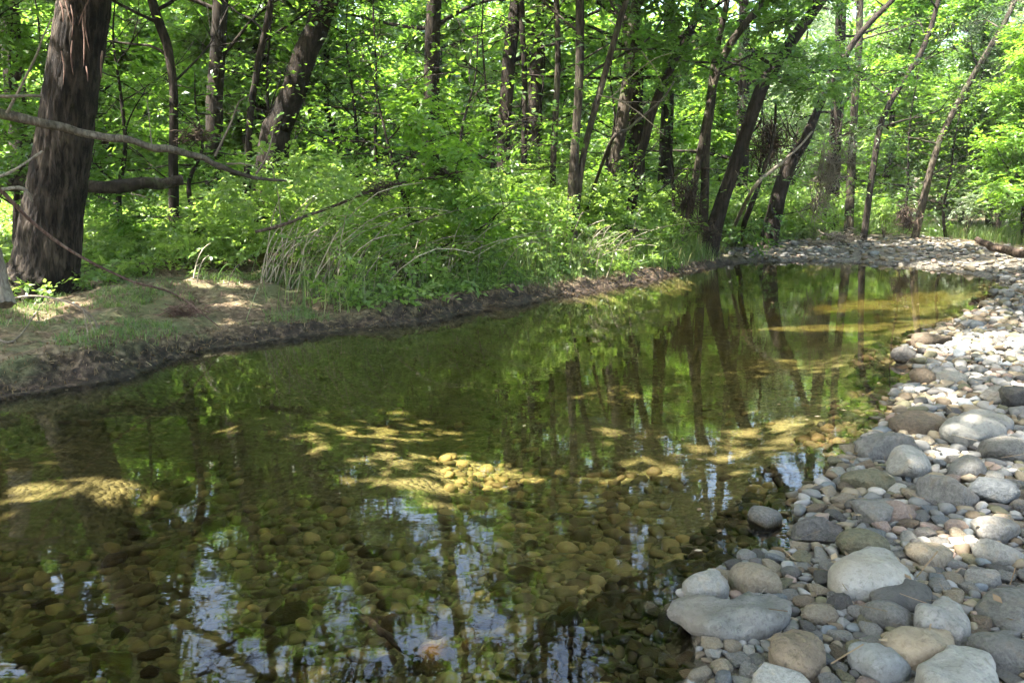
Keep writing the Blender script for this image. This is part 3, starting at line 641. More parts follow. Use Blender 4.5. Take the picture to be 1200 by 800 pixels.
# leaf litter and rootlets on the earth bank
g = Geo(); pts, s = land_points(30000, rg, -8, 6, 4.6, 17, lambda x, y, s, wL, gr, ins: (~ins) & (wL > .4) & (s > .02) & (s < 5))
pts = pts[:12000]; T = LITTER = [np.array([[[-.5, -.12, 0], [0, -.3, .03], [.5, 0, .0], [0, .3, .05]]])*.05, np.array([[[-.5, -.02, 0], [.5, -.02, 0], [.5, .02, 0.01], [-.5, .02, 0.01]]])*.13]
add_sprays(g, pts+[0, 0, .008], T, 1., tilt=.25, tone0=.45, rng=rg, pitch0=0)
tag(link('litter', g.mesh('litter', M['dry'], False)), 'dead leaves and twigs strewn over the earth bank', None, None, 'stuff')
g = Geo(); pts, s = land_points(60000, rg, -8, 5, 4.6, 18, lambda x, y, s, wL, gr, ins: (~ins) & (wL > .5) & (s > .05) & (s < .42)); pts = pts[:9000]
blades(g, pts+[0, 0, .02], -.10, .006, rg, .8, .3, 1.2, dirn=R(-55)); blades(g, pts[:3000], .035, .006, rg, 1.2, .25)
tag(link('rootlets', g.mesh('rootlets', M['dry'], False)), 'fine brown roots hanging from the eroded bank edge', None, None, 'stuff')

# ------------------------------------------------------------------ stones
def stone_mat(name, c0, c1, vein=None, rough=.75):
    m, nt, b = mat(name); tc = nd(nt, 'ShaderNodeTexCoord').outputs['Object']; oi = nd(nt, 'ShaderNodeObjectInfo')
    off = nd(nt, 'ShaderNodeVectorMath', operation='ADD'); nt.links.new(tc, off.inputs[0])
    cx = nd(nt, 'ShaderNodeCombineXYZ'); rr = mth(nt, 'MULTIPLY', oi.outputs['Random'], 40.); [nt.links.new(rr, cx.inputs[i]) for i in range(3)]; nt.links.new(cx.outputs[0], off.inputs[1])
    v = off.outputs[0]
    n1 = noise_n(nt, v, 7, 5, .6); n2 = noise_n(nt, v, 55, 4, .7); n3 = noise_n(nt, v, 2.5, 2)
    c = mixc(nt, maprange(nt, n1, .36, .64), c0, c1)
    c = mixc(nt, maprange(nt, n2, .50, .70, 0, .7), c, tuple(x*.4 for x in c0)); n4 = noise_n(nt, v, 16, 6, .75, 1.5); c = mixc(nt, maprange(nt, n4, .56, .62, 0, .45), c, tuple(x*1.25 for x in c1)); c = mixc(nt, maprange(nt, n4, .40, .34, 0, .6), c, tuple(x*y*.5 for x, y in zip(c0, (1.1, 1, .8))))
    c = mixc(nt, maprange(nt, n3, .52, .7, 0, .45), c, tuple(x*y for x, y in zip(c1, (1.1, .92, .72))))
    if vein:
        w = nd(nt, 'ShaderNodeTexWave'); w.inputs['Scale'].default_value = 9; w.inputs['Distortion'].default_value = 7; w.inputs['Detail'].default_value = 3; nt.links.new(v, w.inputs['Vector'])
        c = mixc(nt, maprange(nt, w.outputs[1] if len(w.outputs) > 1 else w.outputs[0], .86, .98, 0, .5), c, vein)
    bt = mth(nt, 'MULTIPLY_ADD', oi.outputs['Random'], .5); nt.nodes[-1].inputs[2].default_value = .75
    hsv = nd(nt, 'ShaderNodeHueSaturation'); nt.links.new(bt, hsv.inputs['Value']); nt.links.new(c, hsv.inputs['Color']); c = hsv.outputs[0]
    gp = nd(nt, 'ShaderNodeNewGeometry'); sx = nd(nt, 'ShaderNodeSeparateXYZ'); nt.links.new(gp.outputs['Position'], sx.inputs[0])
    zz = mth(nt, 'ADD', sx.outputs[2], mth(nt, 'MULTIPLY', mth(nt, 'SUBTRACT', n1, .5), .04))
    wet = maprange(nt, zz, .004, .03, 1, 0)              # damp, algae-browned foot of stones standing in the water
    c = mixc(nt, wet, c, mixc(nt, 1., c, (.40, .30, .13), 'MULTIPLY')); nt.links.new(c, b.inputs['Base Color'])
    nt.links.new(maprange(nt, wet, 0, 1, rough, .3), b.inputs['Roughness'])
    b.inputs['Specular IOR Level'].default_value = .35
    p = bump(nt, None, n2, .6, .008); p = bump(nt, None, n4, .5, .02, p); bump(nt, b, n1, .7, .03, p); return m
SM = {'grey': stone_mat('grey limestone', (0.092, 0.087, 0.077), (0.158, 0.150, 0.134)), 'pale grey': stone_mat('pale limestone', (0.164, 0.156, 0.136), (0.240, 0.229, 0.202)),
      'blue-grey': stone_mat('blue grey limestone', (0.082, 0.087, 0.090), (0.136, 0.144, 0.144)), 'dark grey': stone_mat('dark slate', (0.038, 0.035, 0.032), (0.082, 0.076, 0.067)),
      'tan': stone_mat('tan sandstone', (0.147, 0.120, 0.082), (0.229, 0.191, 0.136)), 'brown': stone_mat('brown sandstone', (0.074, 0.055, 0.035), (0.131, 0.099, 0.065)),
      'pinkish': stone_mat('pinkish stone', (0.164, 0.120, 0.095), (0.240, 0.186, 0.153)), 'whitish': stone_mat('whitish stone', (0.208, 0.196, 0.169), (0.305, 0.290, 0.256)),
      'olive': stone_mat('olive stone', (0.077, 0.071, 0.040), (0.142, 0.128, 0.077))}
import bmesh
def ico(sub):
    bm = bmesh.new(); bmesh.ops.create_icosphere(bm, subdivisions=sub, radius=1); v = np.array([x.co[:] for x in bm.verts]); f = np.array([[q.index for q in p.verts] for p in bm.faces]); bm.free(); return v, f
ICO = {k: ico(k) for k in (1, 2, 3, 4)}
def stone_verts(kind, seed, sub=3):
    r = np.random.default_rng(seed); v, f = ICO[sub]; v = v.copy()
    p = {'rounded': 2.3, 'flat': 2.8, 'elongated': 2.4, 'angular': 3.2, 'blocky': 5.}[kind]
    nrm = (np.abs(v)**p).sum(1)**(1/p); v = v/nrm[:, None]
    ncut = {'rounded': 5, 'flat': 5, 'elongated': 5, 'angular': 12, 'blocky': 6}[kind]; soft = {'rounded': .28, 'flat': .15, 'elongated': .25, 'angular': .02, 'blocky': .05}[kind]
    for _ in range(ncut):
        n = r.normal(size=3); n[2] *= .7; n /= np.linalg.norm(n); dd = r.uniform(.55, .88); e = v@n-dd
        v = v - np.where(e > 0, e*(1-soft), 0)[:, None]*n
    am = {'angular': .05}.get(kind, .07)
    o = r.uniform(0, 50, 3); nz = fbm(v[:, 0]*1.2+o[0], v[:, 1]*1.2+o[1], v[:, 2]*1.2+o[2], 3, 3); v = v*(1+am*nz[:, None])
    if sub >= 4: v = v*(1+.02*fbm(v[:, 0]*6+o[0], v[:, 1]*6, v[:, 2]*6, 2, 9)[:, None])
    dims = {'rounded': (1, .86, .66), 'flat': (1, .76, .36), 'elongated': (1, .54, .42), 'angular': (1, .74, .58), 'blocky': (1, .68, .5)}[kind]
    d = np.array(dims)*r.uniform(.9, 1.1, 3); v = v*d/np.abs(v).max(0)[None]*1.0
    v[:, 0] += .14*v[:, 1]*r.normal(); return v, f
KINDS = ['rounded', 'flat', 'elongated', 'angular', 'blocky']
PROT = {}
def stone_mesh(kind, var, sub=3):
    key = (kind, var, sub)
    if key not in PROT:
        v, f = stone_verts(kind, hash_s(kind)+var*31, sub); g = Geo(); g.add(v, f); PROT[key] = (g.mesh('stone_'+kind, SM['grey']), v)
    return PROT[key]
def set_mat(o, m): o.material_slots[0].link = 'OBJECT'; o.material_slots[0].material = m

stones = []      # every stone: dict x, y, r, kind, colour, px, py, label ...
occ = {}
def cell(x, y): return int(math.floor(x/.25)), int(math.floor(y/.25))
def free(x, y, r, k):
    cx, cy_ = cell(x, y); 
    for i in range(cx-2, cx+3):
        for j in range(cy_-2, cy_+3):
            for (a, b_, q) in occ.get((i, j), ()):
                if (a-x)**2+(b_-y)**2 < (k*(r+q))**2: return False
    return True
def put(x, y, r): occ.setdefault(cell(x, y), []).append((x, y, r))
def place_stone(x, y, r, kind, colour, var, rz, sc, lift, name='river_stone', sub=3, tilt=(0, 0)):
    me, v = stone_mesh(kind, var, sub); z = H(x, y)
    o = link(name, me, None, (x, y, z+lift)); o.rotation_euler = (tilt[0], tilt[1], rz); o.scale = sc; set_mat(o, SM[colour]); return o
# the stones one would point at: px, py of the middle, width px, height factor, kind, colour, rz deg, depth/width, label, short name
HS = [
 (856, 722, 152, .42, 'flat', 'grey', 8, .50, 'largest flat pale grey slab lying half in the water, its far edge notched', 'notched slab'),
 (826, 686, 54, .60, 'rounded', 'whitish', 0, .7, 'mottled whitish boulder standing in the water behind the notched slab', 'mottled white boulder'),
 (884, 682, 58, .60, 'elongated', 'tan', -50, .55, 'long tan stone leaning up out of the shallows, right beside the mottled white boulder', 'leaning tan stone'),
 (1023, 671, 88, .58, 'blocky', 'pale grey', 4, .62, 'big smooth pale block with rounded corners, like a loaf, above the layered slate slab', 'loaf-shaped block'),
 (1057, 696, 70, .45, 'blocky', 'dark grey', -4, .55, 'dark layered slate slab lying against the front of the loaf-shaped block', 'layered slate slab'),
 (934, 762, 68, .55, 'rounded', 'brown', 20, .85, 'broad smooth brown cobble just in front of the notched slab', 'broad brown cobble'),
 (1074, 757, 90, .48, 'flat', 'tan', 5, .6, 'wide tan saddle-shaped stone with a rusty stain on its front', 'tan saddle stone'),
 (1122, 783, 98, .50, 'flat', 'pale grey', -12, .75, 'wide sloping grey slab at the bottom edge, in front of the tan saddle stone', 'sloping grey slab'),
 (1028, 772, 76, .42, 'flat', 'blue-grey', 12, .6, 'blue-grey slab with a dished top, beside the sloping grey slab', 'dished blue-grey slab'),
 (895, 601, 36, .65, 'rounded', 'grey', 0, .8, 'lone round grey stone standing clear of the shore in the water', 'lone round stone'),
 (952, 620, 62, .5, 'angular', 'dark grey', 6, .6, 'rough pitted dark boulder at the water edge behind the brown-grey dome', 'rough dark boulder'),
 (1010, 641, 56, .55, 'rounded', 'olive', 0, .8, 'brown-grey dome-shaped stone behind the loaf-shaped block', 'brown-grey dome'),
 (1067, 550, 42, .85, 'angular', 'pale grey', 30, .8, 'upright pale pointed stone with a bright ridge', 'pale pointed stone'),
 (1148, 499, 62, .45, 'flat', 'pale grey', 28, .75, 'large pale wedge-shaped slab high on the gravel, tilted to the water', 'pale wedge slab'),
 (1038, 527, 74, .38, 'flat', 'grey', 12, .45, 'long low grey slab at the water edge behind the pale pointed stone', 'long low slab'),
 (1076, 499, 56, .45, 'rounded', 'brown', 0, .6, 'damp brown rounded stone touching the water beside the pale wedge slab', 'damp brown stone'),
 (1112, 580, 54, .65, 'blocky', 'grey', 20, .7, 'blocky grey stone with a chipped flat face, in front of the pale pointed stone', 'chipped grey block'),
 (1130, 549, 46, .5, 'flat', 'grey', 20, .55, 'grey ridge-backed stone between the pale pointed stone and the pale wedge slab', 'ridge-backed stone'),
 (1162, 578, 56, .5, 'angular', 'blue-grey', -20, .7, 'angular bluish slate boulder beside the chipped grey block', 'bluish slate boulder'),
 (960, 713, 40, .45, 'elongated', 'tan', -12, .5, 'smooth pale tan pebble shaped like an egg in the damp hollow by the slate slab', 'egg-shaped tan stone'),
 (1166, 619, 50, .5, 'elongated', 'grey', 4, .6, 'smooth grey oval stone above the sunlit pebbles', 'grey oval stone'),
 (1172, 643, 50, .45, 'elongated', 'pale grey', -15, .5, 'pale long stone lying across the gravel below the grey oval stone', 'pale long stone'),
 (1193, 716, 60, .5, 'blocky', 'grey', 12, .8, 'big grey block cut off by the edge of the picture above the sloping grey slab', 'cut-off grey block'),
 (1042, 722, 46, .6, 'rounded', 'grey', 0, .8, 'knobbly grey stone with a hollow, in front of the layered slate slab', 'knobbly grey stone'),
 (1104, 724, 64, .5, 'flat', 'grey', -25, .6, 'cracked grey slab with a dark split across it, behind the tan saddle stone', 'cracked grey slab'),
 (1155, 672, 38, .5, 'angular', 'whitish', -35, .55, 'whitish pitted stone in the sun patch beyond the layered slate slab', 'whitish pitted stone'),
 (1178, 765, 52, .6, 'rounded', 'grey', 0, .8, 'rounded grey stone shouldering the sloping grey slab', 'shouldering stone'),
 (1061, 417, 30, .6, 'rounded', 'dark grey', 0, .8, 'dark round boulder standing out in the water at the far point of the shore', 'dark point boulder'),
 (1081, 443, 27, .7, 'rounded', 'brown', 0, .8, 'round brown stone on the shore in front of the dark point boulder', 'round brown stone'),
 (1114, 442, 28, .5, 'rounded', 'pale grey', 0, .8, 'bright pale oval stone among grey cobbles behind the long low slab', 'bright oval stone'),
 (1090, 400, 46, .35, 'flat', 'brown', 0, .45, 'long flat brownish stone at the shore beyond the dark point boulder', 'flat brownish stone'),
 (1090, 645, 44, .5, 'flat', 'tan', 8, .7, 'flat tan stone with a ringed hollow between the loaf-shaped block and the sun patch', 'ringed tan stone'),
 (848, 786, 26, .7, 'elongated', 'blue-grey', 80, .6, 'blue-grey upright cobble at the bottom water edge, in front of the notched slab', 'blue-grey end cobble'),
 (915, 790, 58, .5, 'angular', 'whitish', -20, .7, 'whitish folded stone at the bottom edge in front of the broad brown cobble', 'whitish folded stone'),
 (966, 674, 30, .6, 'angular', 'dark grey', 0, .7, 'dark wet angular stone in the shallows beside the loaf-shaped block', 'dark wet stone'),
 (984, 702, 28, .7, 'angular', 'dark grey', 40, .7, 'small bluish dark stone between the egg-shaped tan stone and the slate slab', 'small dark stone'),
 (1048, 598, 40, .6, 'rounded', 'pinkish', 0, .7, 'pinkish brown rounded cobble at the shore in front of the chipped grey block', 'pinkish brown cobble'),
 (1016, 563, 50, .42, 'flat', 'olive', 8, .6, 'low olive-brown stone half in the shallows before the long low slab', 'low olive stone'),
 (1025, 600, 46, .5, 'blocky', 'grey', 10, .7, 'grey rough cobble where the shore bends in behind the rough dark boulder', 'rough bend cobble'),
 (1135, 545, 30, .5, 'rounded', 'blue-grey', 0, .7, 'small blue-grey cobble tucked beside the ridge-backed stone', 'tucked blue-grey cobble'),
 (1180, 530, 50, .5, 'rounded', 'grey', 0, .7, 'rounded grey boulder beside the pale wedge slab, close to the edge of the picture', 'edge boulder'),
 (1190, 470, 38, .6, 'angular', 'dark grey', 0, .8, 'dark angular boulder behind the pale wedge slab', 'dark angular boulder'),
 (1170, 467, 40, .55, 'angular', 'grey', 20, .8, 'grey angular boulder next to the dark angular one', 'grey angular boulder'),
]
CAMV = np.array([0, 0, CAM_H])
OUT = {0: ([(781, 712), (786, 701), (800, 698), (828, 700), (858, 706), (876, 702), (897, 693), (914, 700), (928, 714), (926, 724), (905, 734), (870, 741), (845, 743), (815, 730), (794, 719)], .085),
 3: ([(981, 686), (990, 659), (1000, 650), (1046, 649), (1056, 661), (1068, 684), (1050, 690), (1010, 692), (990, 690)], .13),
 4: ([(1022, 702), (1030, 686), (1084, 684), (1091, 700), (1088, 709), (1070, 711), (1030, 706)], .09),
 5: ([(903, 754), (910, 742), (930, 738), (955, 745), (967, 762), (964, 777), (945, 785), (920, 778), (905, 768)], .10),
 6: ([(1030, 756), (1040, 744), (1060, 738), (1083, 742), (1098, 735), (1112, 739), (1120, 752), (1112, 765), (1093, 772), (1070, 774), (1045, 766)], .10),
 7: ([(1072, 784), (1090, 773), (1105, 767), (1120, 757), (1137, 758), (1157, 768), (1166, 790), (1166, 812), (1120, 826), (1085, 805)], .11),
 8: ([(993, 760), (1005, 753), (1020, 756), (1040, 764), (1062, 768), (1069, 779), (1058, 789), (1035, 790), (1010, 775)], .09),
 13: ([(1118, 512), (1130, 494), (1143, 484), (1158, 481), (1172, 486), (1173, 500), (1158, 510), (1138, 515)], .14),
 24: ([(1072, 720), (1075, 712), (1090, 712), (1105, 704), (1118, 711), (1130, 725), (1138, 738), (1125, 749), (1105, 740), (1080, 737)], .10)}
def slab(i, c0):
    pxs, T = OUT[i]; w = np.array([P(a, b_+2, c0[2]+T*.45)[:2] for a, b_ in pxs]); c = w.mean(0); q = w-c; az = np.arctan2(q[:, 1], q[:, 0]); rad = np.hypot(q[:, 0], q[:, 1]); o = np.argsort(az); az, rad = az[o], rad[o]
    az = np.concatenate([az-2*np.pi, az, az+2*np.pi]); rad = np.tile(rad, 3); v, f = ICO[4]; hn = np.hypot(v[:, 0], v[:, 1]); p = 2.9
    sc = 1/(hn**p+np.abs(v[:, 2])**p)**(1/p); a = np.arctan2(v[:, 1], v[:, 0]); R_ = np.interp(a, az, rad)*hn*sc
    x, y, z = np.cos(a)*R_, np.sin(a)*R_, v[:, 2]*sc*T/2
    z = z*(1+.25*fbm(x*9+i, y*9, 0, 2, 21)) + .012*fbm(x*14, y*14, i, 3, 22); k = 1+.03*fbm(x*20, y*20, z*20, 2, 23)
    g = Geo(); g.add(np.stack([x*k, y*k, z], -1), f); return g.mesh('stone_slab', SM['grey']), c, T
landmarks = []
for i, (px, py, w, hf, kind, col, rz, dw, lab, short) in enumerate(HS):
    c = P(px, py, .06); z = H(c[0], c[1])
    c = P(px, py, max(z, 0)+.04); z = H(c[0], c[1]); dist = np.linalg.norm(c-CAMV); W = w/FPX*dist*.5*1.0
    me, v = stone_mesh(kind, 100+i, 4 if w > 60 else 3); hz = W*hf*1.15; sz = hz/np.abs(v[:, 2]).max()
    sy = W*dw*1.25/np.abs(v[:, 1]).max()
    zc = max(z, -.04 if z < -.04 else z) + hz*.55
    if z < -.06: zc = -hz*.15+.01*0+hz*.35
    o = link('river_stone', me, None, (c[0], c[1], zc)); o.rotation_euler = (random.uniform(-.08, .08), random.uniform(-.08, .08), R(rz)); o.scale = (W, sy, sz); set_mat(o, SM[col])
    if i in OUT:
        bpy.data.objects.remove(o); me, cc, T_ = slab(i, (c[0], c[1], max(z, 0))); c = np.array([cc[0], cc[1], 0]); z = max(H(c[0], c[1]), -.01)
        o = link('river_stone', me, None, (c[0], c[1], z+T_*.34)); set_mat(o, SM[col])
    tag(o, lab, 'stone', 'stones of the gravel shore'); put(c[0], c[1], W*.75)
    if W > .12: put(c[0]-W*.45*math.cos(R(rz)), c[1]-W*.45*math.sin(R(rz)), W*.5); put(c[0]+W*.45*math.cos(R(rz)), c[1]+W*.45*math.sin(R(rz)), W*.5)
    landmarks.append((px, py, short))

# every other stone, large ones first
rs = np.random.default_rng(404)
def gravel_candidates(n, ymax):
    y = 1.9+(ymax-1.9)*rs.uniform(0, 1, n)**1.7; x = rs.uniform(-.2, .70, n)*y+rs.uniform(-.1, .4, n)
    return x, y
LV = [(.13, .095, 260, 25), (.095, .068, 1500, 25), (.068, .050, 9000, 25), (.052, .036, 26000, 15), (.036, .024, 34000, 8.5), (.024, .015, 60000, 6.5)]
cand = []
for hi, lo, n, ymax in LV:
    x, y = gravel_candidates(n, ymax); h, s, wL, gr, sd_, ins = fields(x, y)
    ok = (gr > .5) | (ins & (s > -.45-.0*y) & (wL < .4) & (x > 0)); px, py, dp = project(x, y, h)
    ok &= (px > 560) & (px < 1290) & (py < 880)
    rad = rs.uniform(lo, hi, n); ok &= rad < .026+.0070*y
    for i in np.where(ok)[0]:
        k = .80 if rad[i] > .036 else .72
        if free(x[i], y[i], rad[i], k): put(x[i], y[i], rad[i]); cand.append((x[i], y[i], rad[i], h[i], px[i], py[i], rad[i]/dp[i]*FPX*2, s[i]))
cols = list(SM); cw = np.array([.34, .15, .09, .10, .13, .07, .04, .04, .05]); cw = cw/cw.sum(); kw_ = [.12, .28, .13, .34, .13]
order = sorted(range(len(cand)), key=lambda i: -cand[i][6]*(1 if (cand[i][4] < 1210 and cand[i][5] < 810) else .2))
N_IND = 300-len(HS)
STONES = []
SV = {}
def sv(kind, var, sub):
    if (kind, var, sub) not in SV: SV[(kind, var, sub)] = stone_verts(kind, hash_s(kind)+var*31, sub)
    return SV[(kind, var, sub)]
gst = Geo(); COLV = {'grey': .30, 'pale grey': .62, 'blue-grey': .38, 'dark grey': .05, 'tan': .75, 'brown': .15, 'pinkish': .88, 'whitish': .97, 'olive': .2}
def add_joined(g, x, y, z, r, kind, var, col, rz, tx, ty, sub):
    v, f = sv(kind, var, sub); Rm = rotm(np.array([rz]), np.array([tx]), np.array([ty]))[0]; g.add((v*r)@Rm.T+[x, y, z], f, min(max(COLV[col]+rs.normal(0, .03), 0), 1))
for rank, i in enumerate(order):
    x, y, r, h, px, py, ap, s = cand[i]
    kind = KINDS[rs.choice(5, p=kw_)]; near_w = s < .35
    p = cw.copy()
    if near_w: p[[4, 5, 8]] *= 2.4
    col = cols[rs.choice(9, p=p/p.sum())]; var = int(rs.integers(0, 5)); rz = rs.uniform(0, 6.28); tx, ty = rs.normal(0, .14, 2)
    hz = {'rounded': .66, 'flat': .36, 'elongated': .42, 'angular': .58, 'blocky': .5}[kind]*r
    lift = hz*(.45+.35*rs.uniform()) ; R_ = r*1.16
    if rank < N_IND:
        o = place_stone(x, y, r, kind, col, var, rz, (R_, R_, R_*.84), lift*.85, tilt=(tx, ty)); STONES.append((o, px, py, r, kind, col, 'w' if h < -.02 else 'd'))
    else:
        add_joined(gst, x, y, h+lift, R_, kind, var, col, rz, tx, ty, 2 if ap > 7 else 1)
def stones_stuff_mat(name, stops, wetfoot=True):
    m, nt, b = mat(name); tc = nd(nt, 'ShaderNodeTexCoord').outputs['Object']; t = attr(nt, 'tone')
    c = ramp(nt, t, stops, 'CONSTANT'); n1 = noise_n(nt, tc, 30, 5, .65); n2 = noise_n(nt, tc, 9, 2)
    c = mixc(nt, maprange(nt, n1, .4, .7, 0, .5), c, mixc(nt, 1., c, (.55, .52, .48), 'MULTIPLY'))
    c = mixc(nt, maprange(nt, n2, .4, .65, 0, .3), c, mixc(nt, 1., c, (1.5, 1.42, 1.3), 'MULTIPLY'))
    if wetfoot:
        gp = nd(nt, 'ShaderNodeNewGeometry'); sx = nd(nt, 'ShaderNodeSeparateXYZ'); nt.links.new(gp.outputs['Position'], sx.inputs[0])
        wet = maprange(nt, mth(nt, 'ADD', sx.outputs[2], mth(nt, 'MULTIPLY', mth(nt, 'SUBTRACT', n2, .5), .05)), .0, .03, 1, 0)
        c = mixc(nt, wet, c, mixc(nt, 1., c, (.42, .32, .14), 'MULTIPLY'))
    nt.links.new(c, b.inputs['Base Color']); b.inputs['Roughness'].default_value = .75; b.inputs['Specular IOR Level'].default_value = .3; bump(nt, b, n1, .5, .012); return m
M['cobbles'] = stones_stuff_mat('mixed river cobbles', [(0, (0.053, 0.049, 0.045)), (.1, (0.085, 0.065, 0.042)), (.18, (0.089, 0.083, 0.049)), (.25, (0.107, 0.105, 0.098)), (.35, (0.094, 0.105, 0.112)), (.5, (0.179, 0.172, 0.161)), (.7, (0.152, 0.125, 0.085)), (.83, (0.170, 0.125, 0.098)), (.93, (0.232, 0.219, 0.197))])
tag(link('gravel', gst.mesh('gravel', M['cobbles'])), 'smaller cobbles and pebbles filling the gravel bar', None, None, 'stuff')

# stones on the bed of the pool, brown with algae
SUBC = {'olive-brown': stone_mat('algae stone olive', (0.113, 0.090, 0.035), (0.194, 0.152, 0.061)), 'yellow-brown': stone_mat('algae stone yellow', (0.145, 0.105, 0.039), (0.241, 0.179, 0.071)), 'dark brown': stone_mat('algae stone dark', (0.080, 0.062, 0.029), (0.145, 0.109, 0.047))}
M['bed_stones'] = stones_stuff_mat('algae covered bed stones', [(0, (0.097, 0.073, 0.031)), (.3, (0.140, 0.109, 0.044)), (.55, (0.176, 0.138, 0.055)), (.78, (0.228, 0.173, 0.070)), (.94, (0.300, 0.233, 0.102))], False)
occ2 = {}; occ, occ_keep = occ2, occ
LV2 = [(.12, .09, 22, 7.5), (.09, .065, 60, 7.5), (.065, .05, 220, 7.5), (.06, .042, 6500, 7), (.042, .028, 9500, 5.5), (.028, .018, 9000, 4)]
sub = []
for hi, lo, n, ymax in LV2:
    y = rs.uniform(1.9, ymax, n); x = rs.uniform(-.75, .6, n)*y; h, s, wL, gr, sand, ins = fields(x, y); px, py, dp = project(x, y, h)
    ok = ins & (s < -.25) & (px > -60) & (px < 1150) & (py < 880) & ((py > 545+30*vnoise(px*.01, py*.02, 0, 7)) | (rs.uniform(0, 1, n) < .12)) & (rs.uniform(0, 1, n) > sand*1.5-.2) & (sand < .4) & ((vnoise(x*1.7, y*1.7, 0, 71)+.6*vnoise(x*5, y*5, 0, 72) > -.15) | (hi > .05))
    rad = rs.uniform(lo, hi, n)
    for i in np.where(ok)[0]:
        if rad[i] < .6*-h[i] and free(x[i], y[i], rad[i], .82): put(x[i], y[i], rad[i]); sub.append((x[i], y[i], rad[i], h[i], px[i], py[i], rad[i]/dp[i]*FPX*2))
occ = occ_keep
sub.sort(key=lambda t: -t[6]*(1 if (0 < t[4] < 1200 and t[5] < 800) else .3)); SUBS = []; gsb = Geo()
for rank, (x, y, r, h, px, py, ap) in enumerate(sub):
    kind = KINDS[rs.choice(5, p=[.2, .2, .2, .3, .1])]; var = int(rs.integers(0, 5)); rz = rs.uniform(0, 6.28); tx, ty = rs.normal(0, .1, 2); hz = {'rounded': .66, 'flat': .36, 'elongated': .42, 'angular': .58, 'blocky': .5}[kind]*r
    if rank < 70:
        col = ['olive-brown', 'yellow-brown', 'dark brown'][rs.choice(3, p=[.5, .3, .2])]
        o = link('submerged_stone', stone_mesh(kind, var)[0], None, (x, y, min(h-hz*.05, -.03-hz))); o.rotation_euler = (tx, ty, rz); o.scale = (r*1.1, r*1.1, r*.8); set_mat(o, SUBC[col]); SUBS.append((o, px, py, r, kind, col, 's'))
    else:
        add_joined(gsb, x, y, h-hz*.15+hz*.35*rs.uniform(), r*1.1, kind, var, 'grey', rz, tx, ty, 2 if ap > 16 else 1); gsb.tone[-1] = np.full(len(gsb.tone[-1]), rs.uniform(0, 1))
tag(link('bed_pebbles', gsb.mesh('bed_pebbles', M['bed_stones'])), 'algae-browned pebbles covering the bed of the pool', None, None, 'stuff')

# ------------------------------------------------------------------ labels that single out each of many alike things
ORD = ['first', 'second', 'third', 'fourth', 'fifth', 'sixth', 'seventh', 'eighth', 'ninth', 'tenth', 'eleventh', 'twelfth']
NUM = {2: 'two', 3: 'three', 4: 'four', 5: 'five', 6: 'six', 7: 'seven', 8: 'eight', 9: 'nine', 10: 'ten', 11: 'eleven', 12: 'twelve'}
def rel(px, py, L, fx=1., fy=1.6):
    best = min(L, key=lambda l: ((l[0]-px)*fx)**2+((l[1]-py)*fy)**2); dx, dy = px-best[0], (py-best[1])*fy
    w = ('right of' if dx > 0 else 'left of') if abs(dx) > abs(dy) else ('in front of' if dy > 0 else 'behind')
    return f'{w} the {best[2]}'
def autolabel(items, noun, L, cat, group, where=None):
    by = {}
    for (o, px, py, size, shape, col) in items:
        ph = f'{size} {col} {shape} {noun}'.replace('  ', ' ').strip(); w = where(px, py) if where else rel(px, py, L)
        by.setdefault((ph, w), []).append((px, py, o))
    for (ph, w), v in by.items():
        v.sort(key=lambda t: t[0])
        for i, (px, py, o) in enumerate(v):
            if len(v) == 1: lab = f'{ph} {w}'
            elif i == 0: lab = f'leftmost {ph} {w}'
            elif i == len(v)-1: lab = f'rightmost {ph} {w}'
            else: lab = f'{ORD[i]} {ph} from left, {w}'
            tag(o, lab, cat, group)
def size_word(r): return 'big' if r > .10 else ('mid-sized' if r > .072 else ('small' if r > .048 else 'tiny'))
autolabel([(o, px, py, size_word(r), k, c) for (o, px, py, r, k, c, _) in STONES], 'cobble', landmarks, 'stone', 'stones of the gravel shore')
def bed_where(px, py):
    c = ['by the left edge', 'left of the middle', 'in the middle', 'towards the gravel shore', 'close to the gravel shore'][min(4, max(0, int(px//240)))]
    r_ = 'far out' if py < 600 else ('half-way down' if py < 700 else 'near the bottom edge')
    return f'{c}, {r_}'
autolabel([(o, px, py, size_word(r), k, c) for (o, px, py, r, k, c, _) in SUBS], 'sunken stone', None, 'stone', 'large stones on the bed of the pool', bed_where)
autolabel([(o, 600+FPX*x/y, y, '', '', k) for (o, x, y, k, sc) in BACK if abs(x/y) < .66], 'tree further back', [(a, 0, c) for a, b_, c in LAND], 'tree', 'trees further back in the wood',
    lambda px, y: ('behind the ' + min(LAND, key=lambda l: abs(l[0]-px))[2]) + (', far off' if y > 38 else (', deeper in' if y > 30 else ', close by')))
for (o, x, y, k, sc) in BACK:
    if abs(x/y) >= .66: tag(o, f'{k} tree past the edge of the picture', 'tree', 'trees further back in the wood')
print('stones', len(STONES), len(cand), 'sub', len(sub))

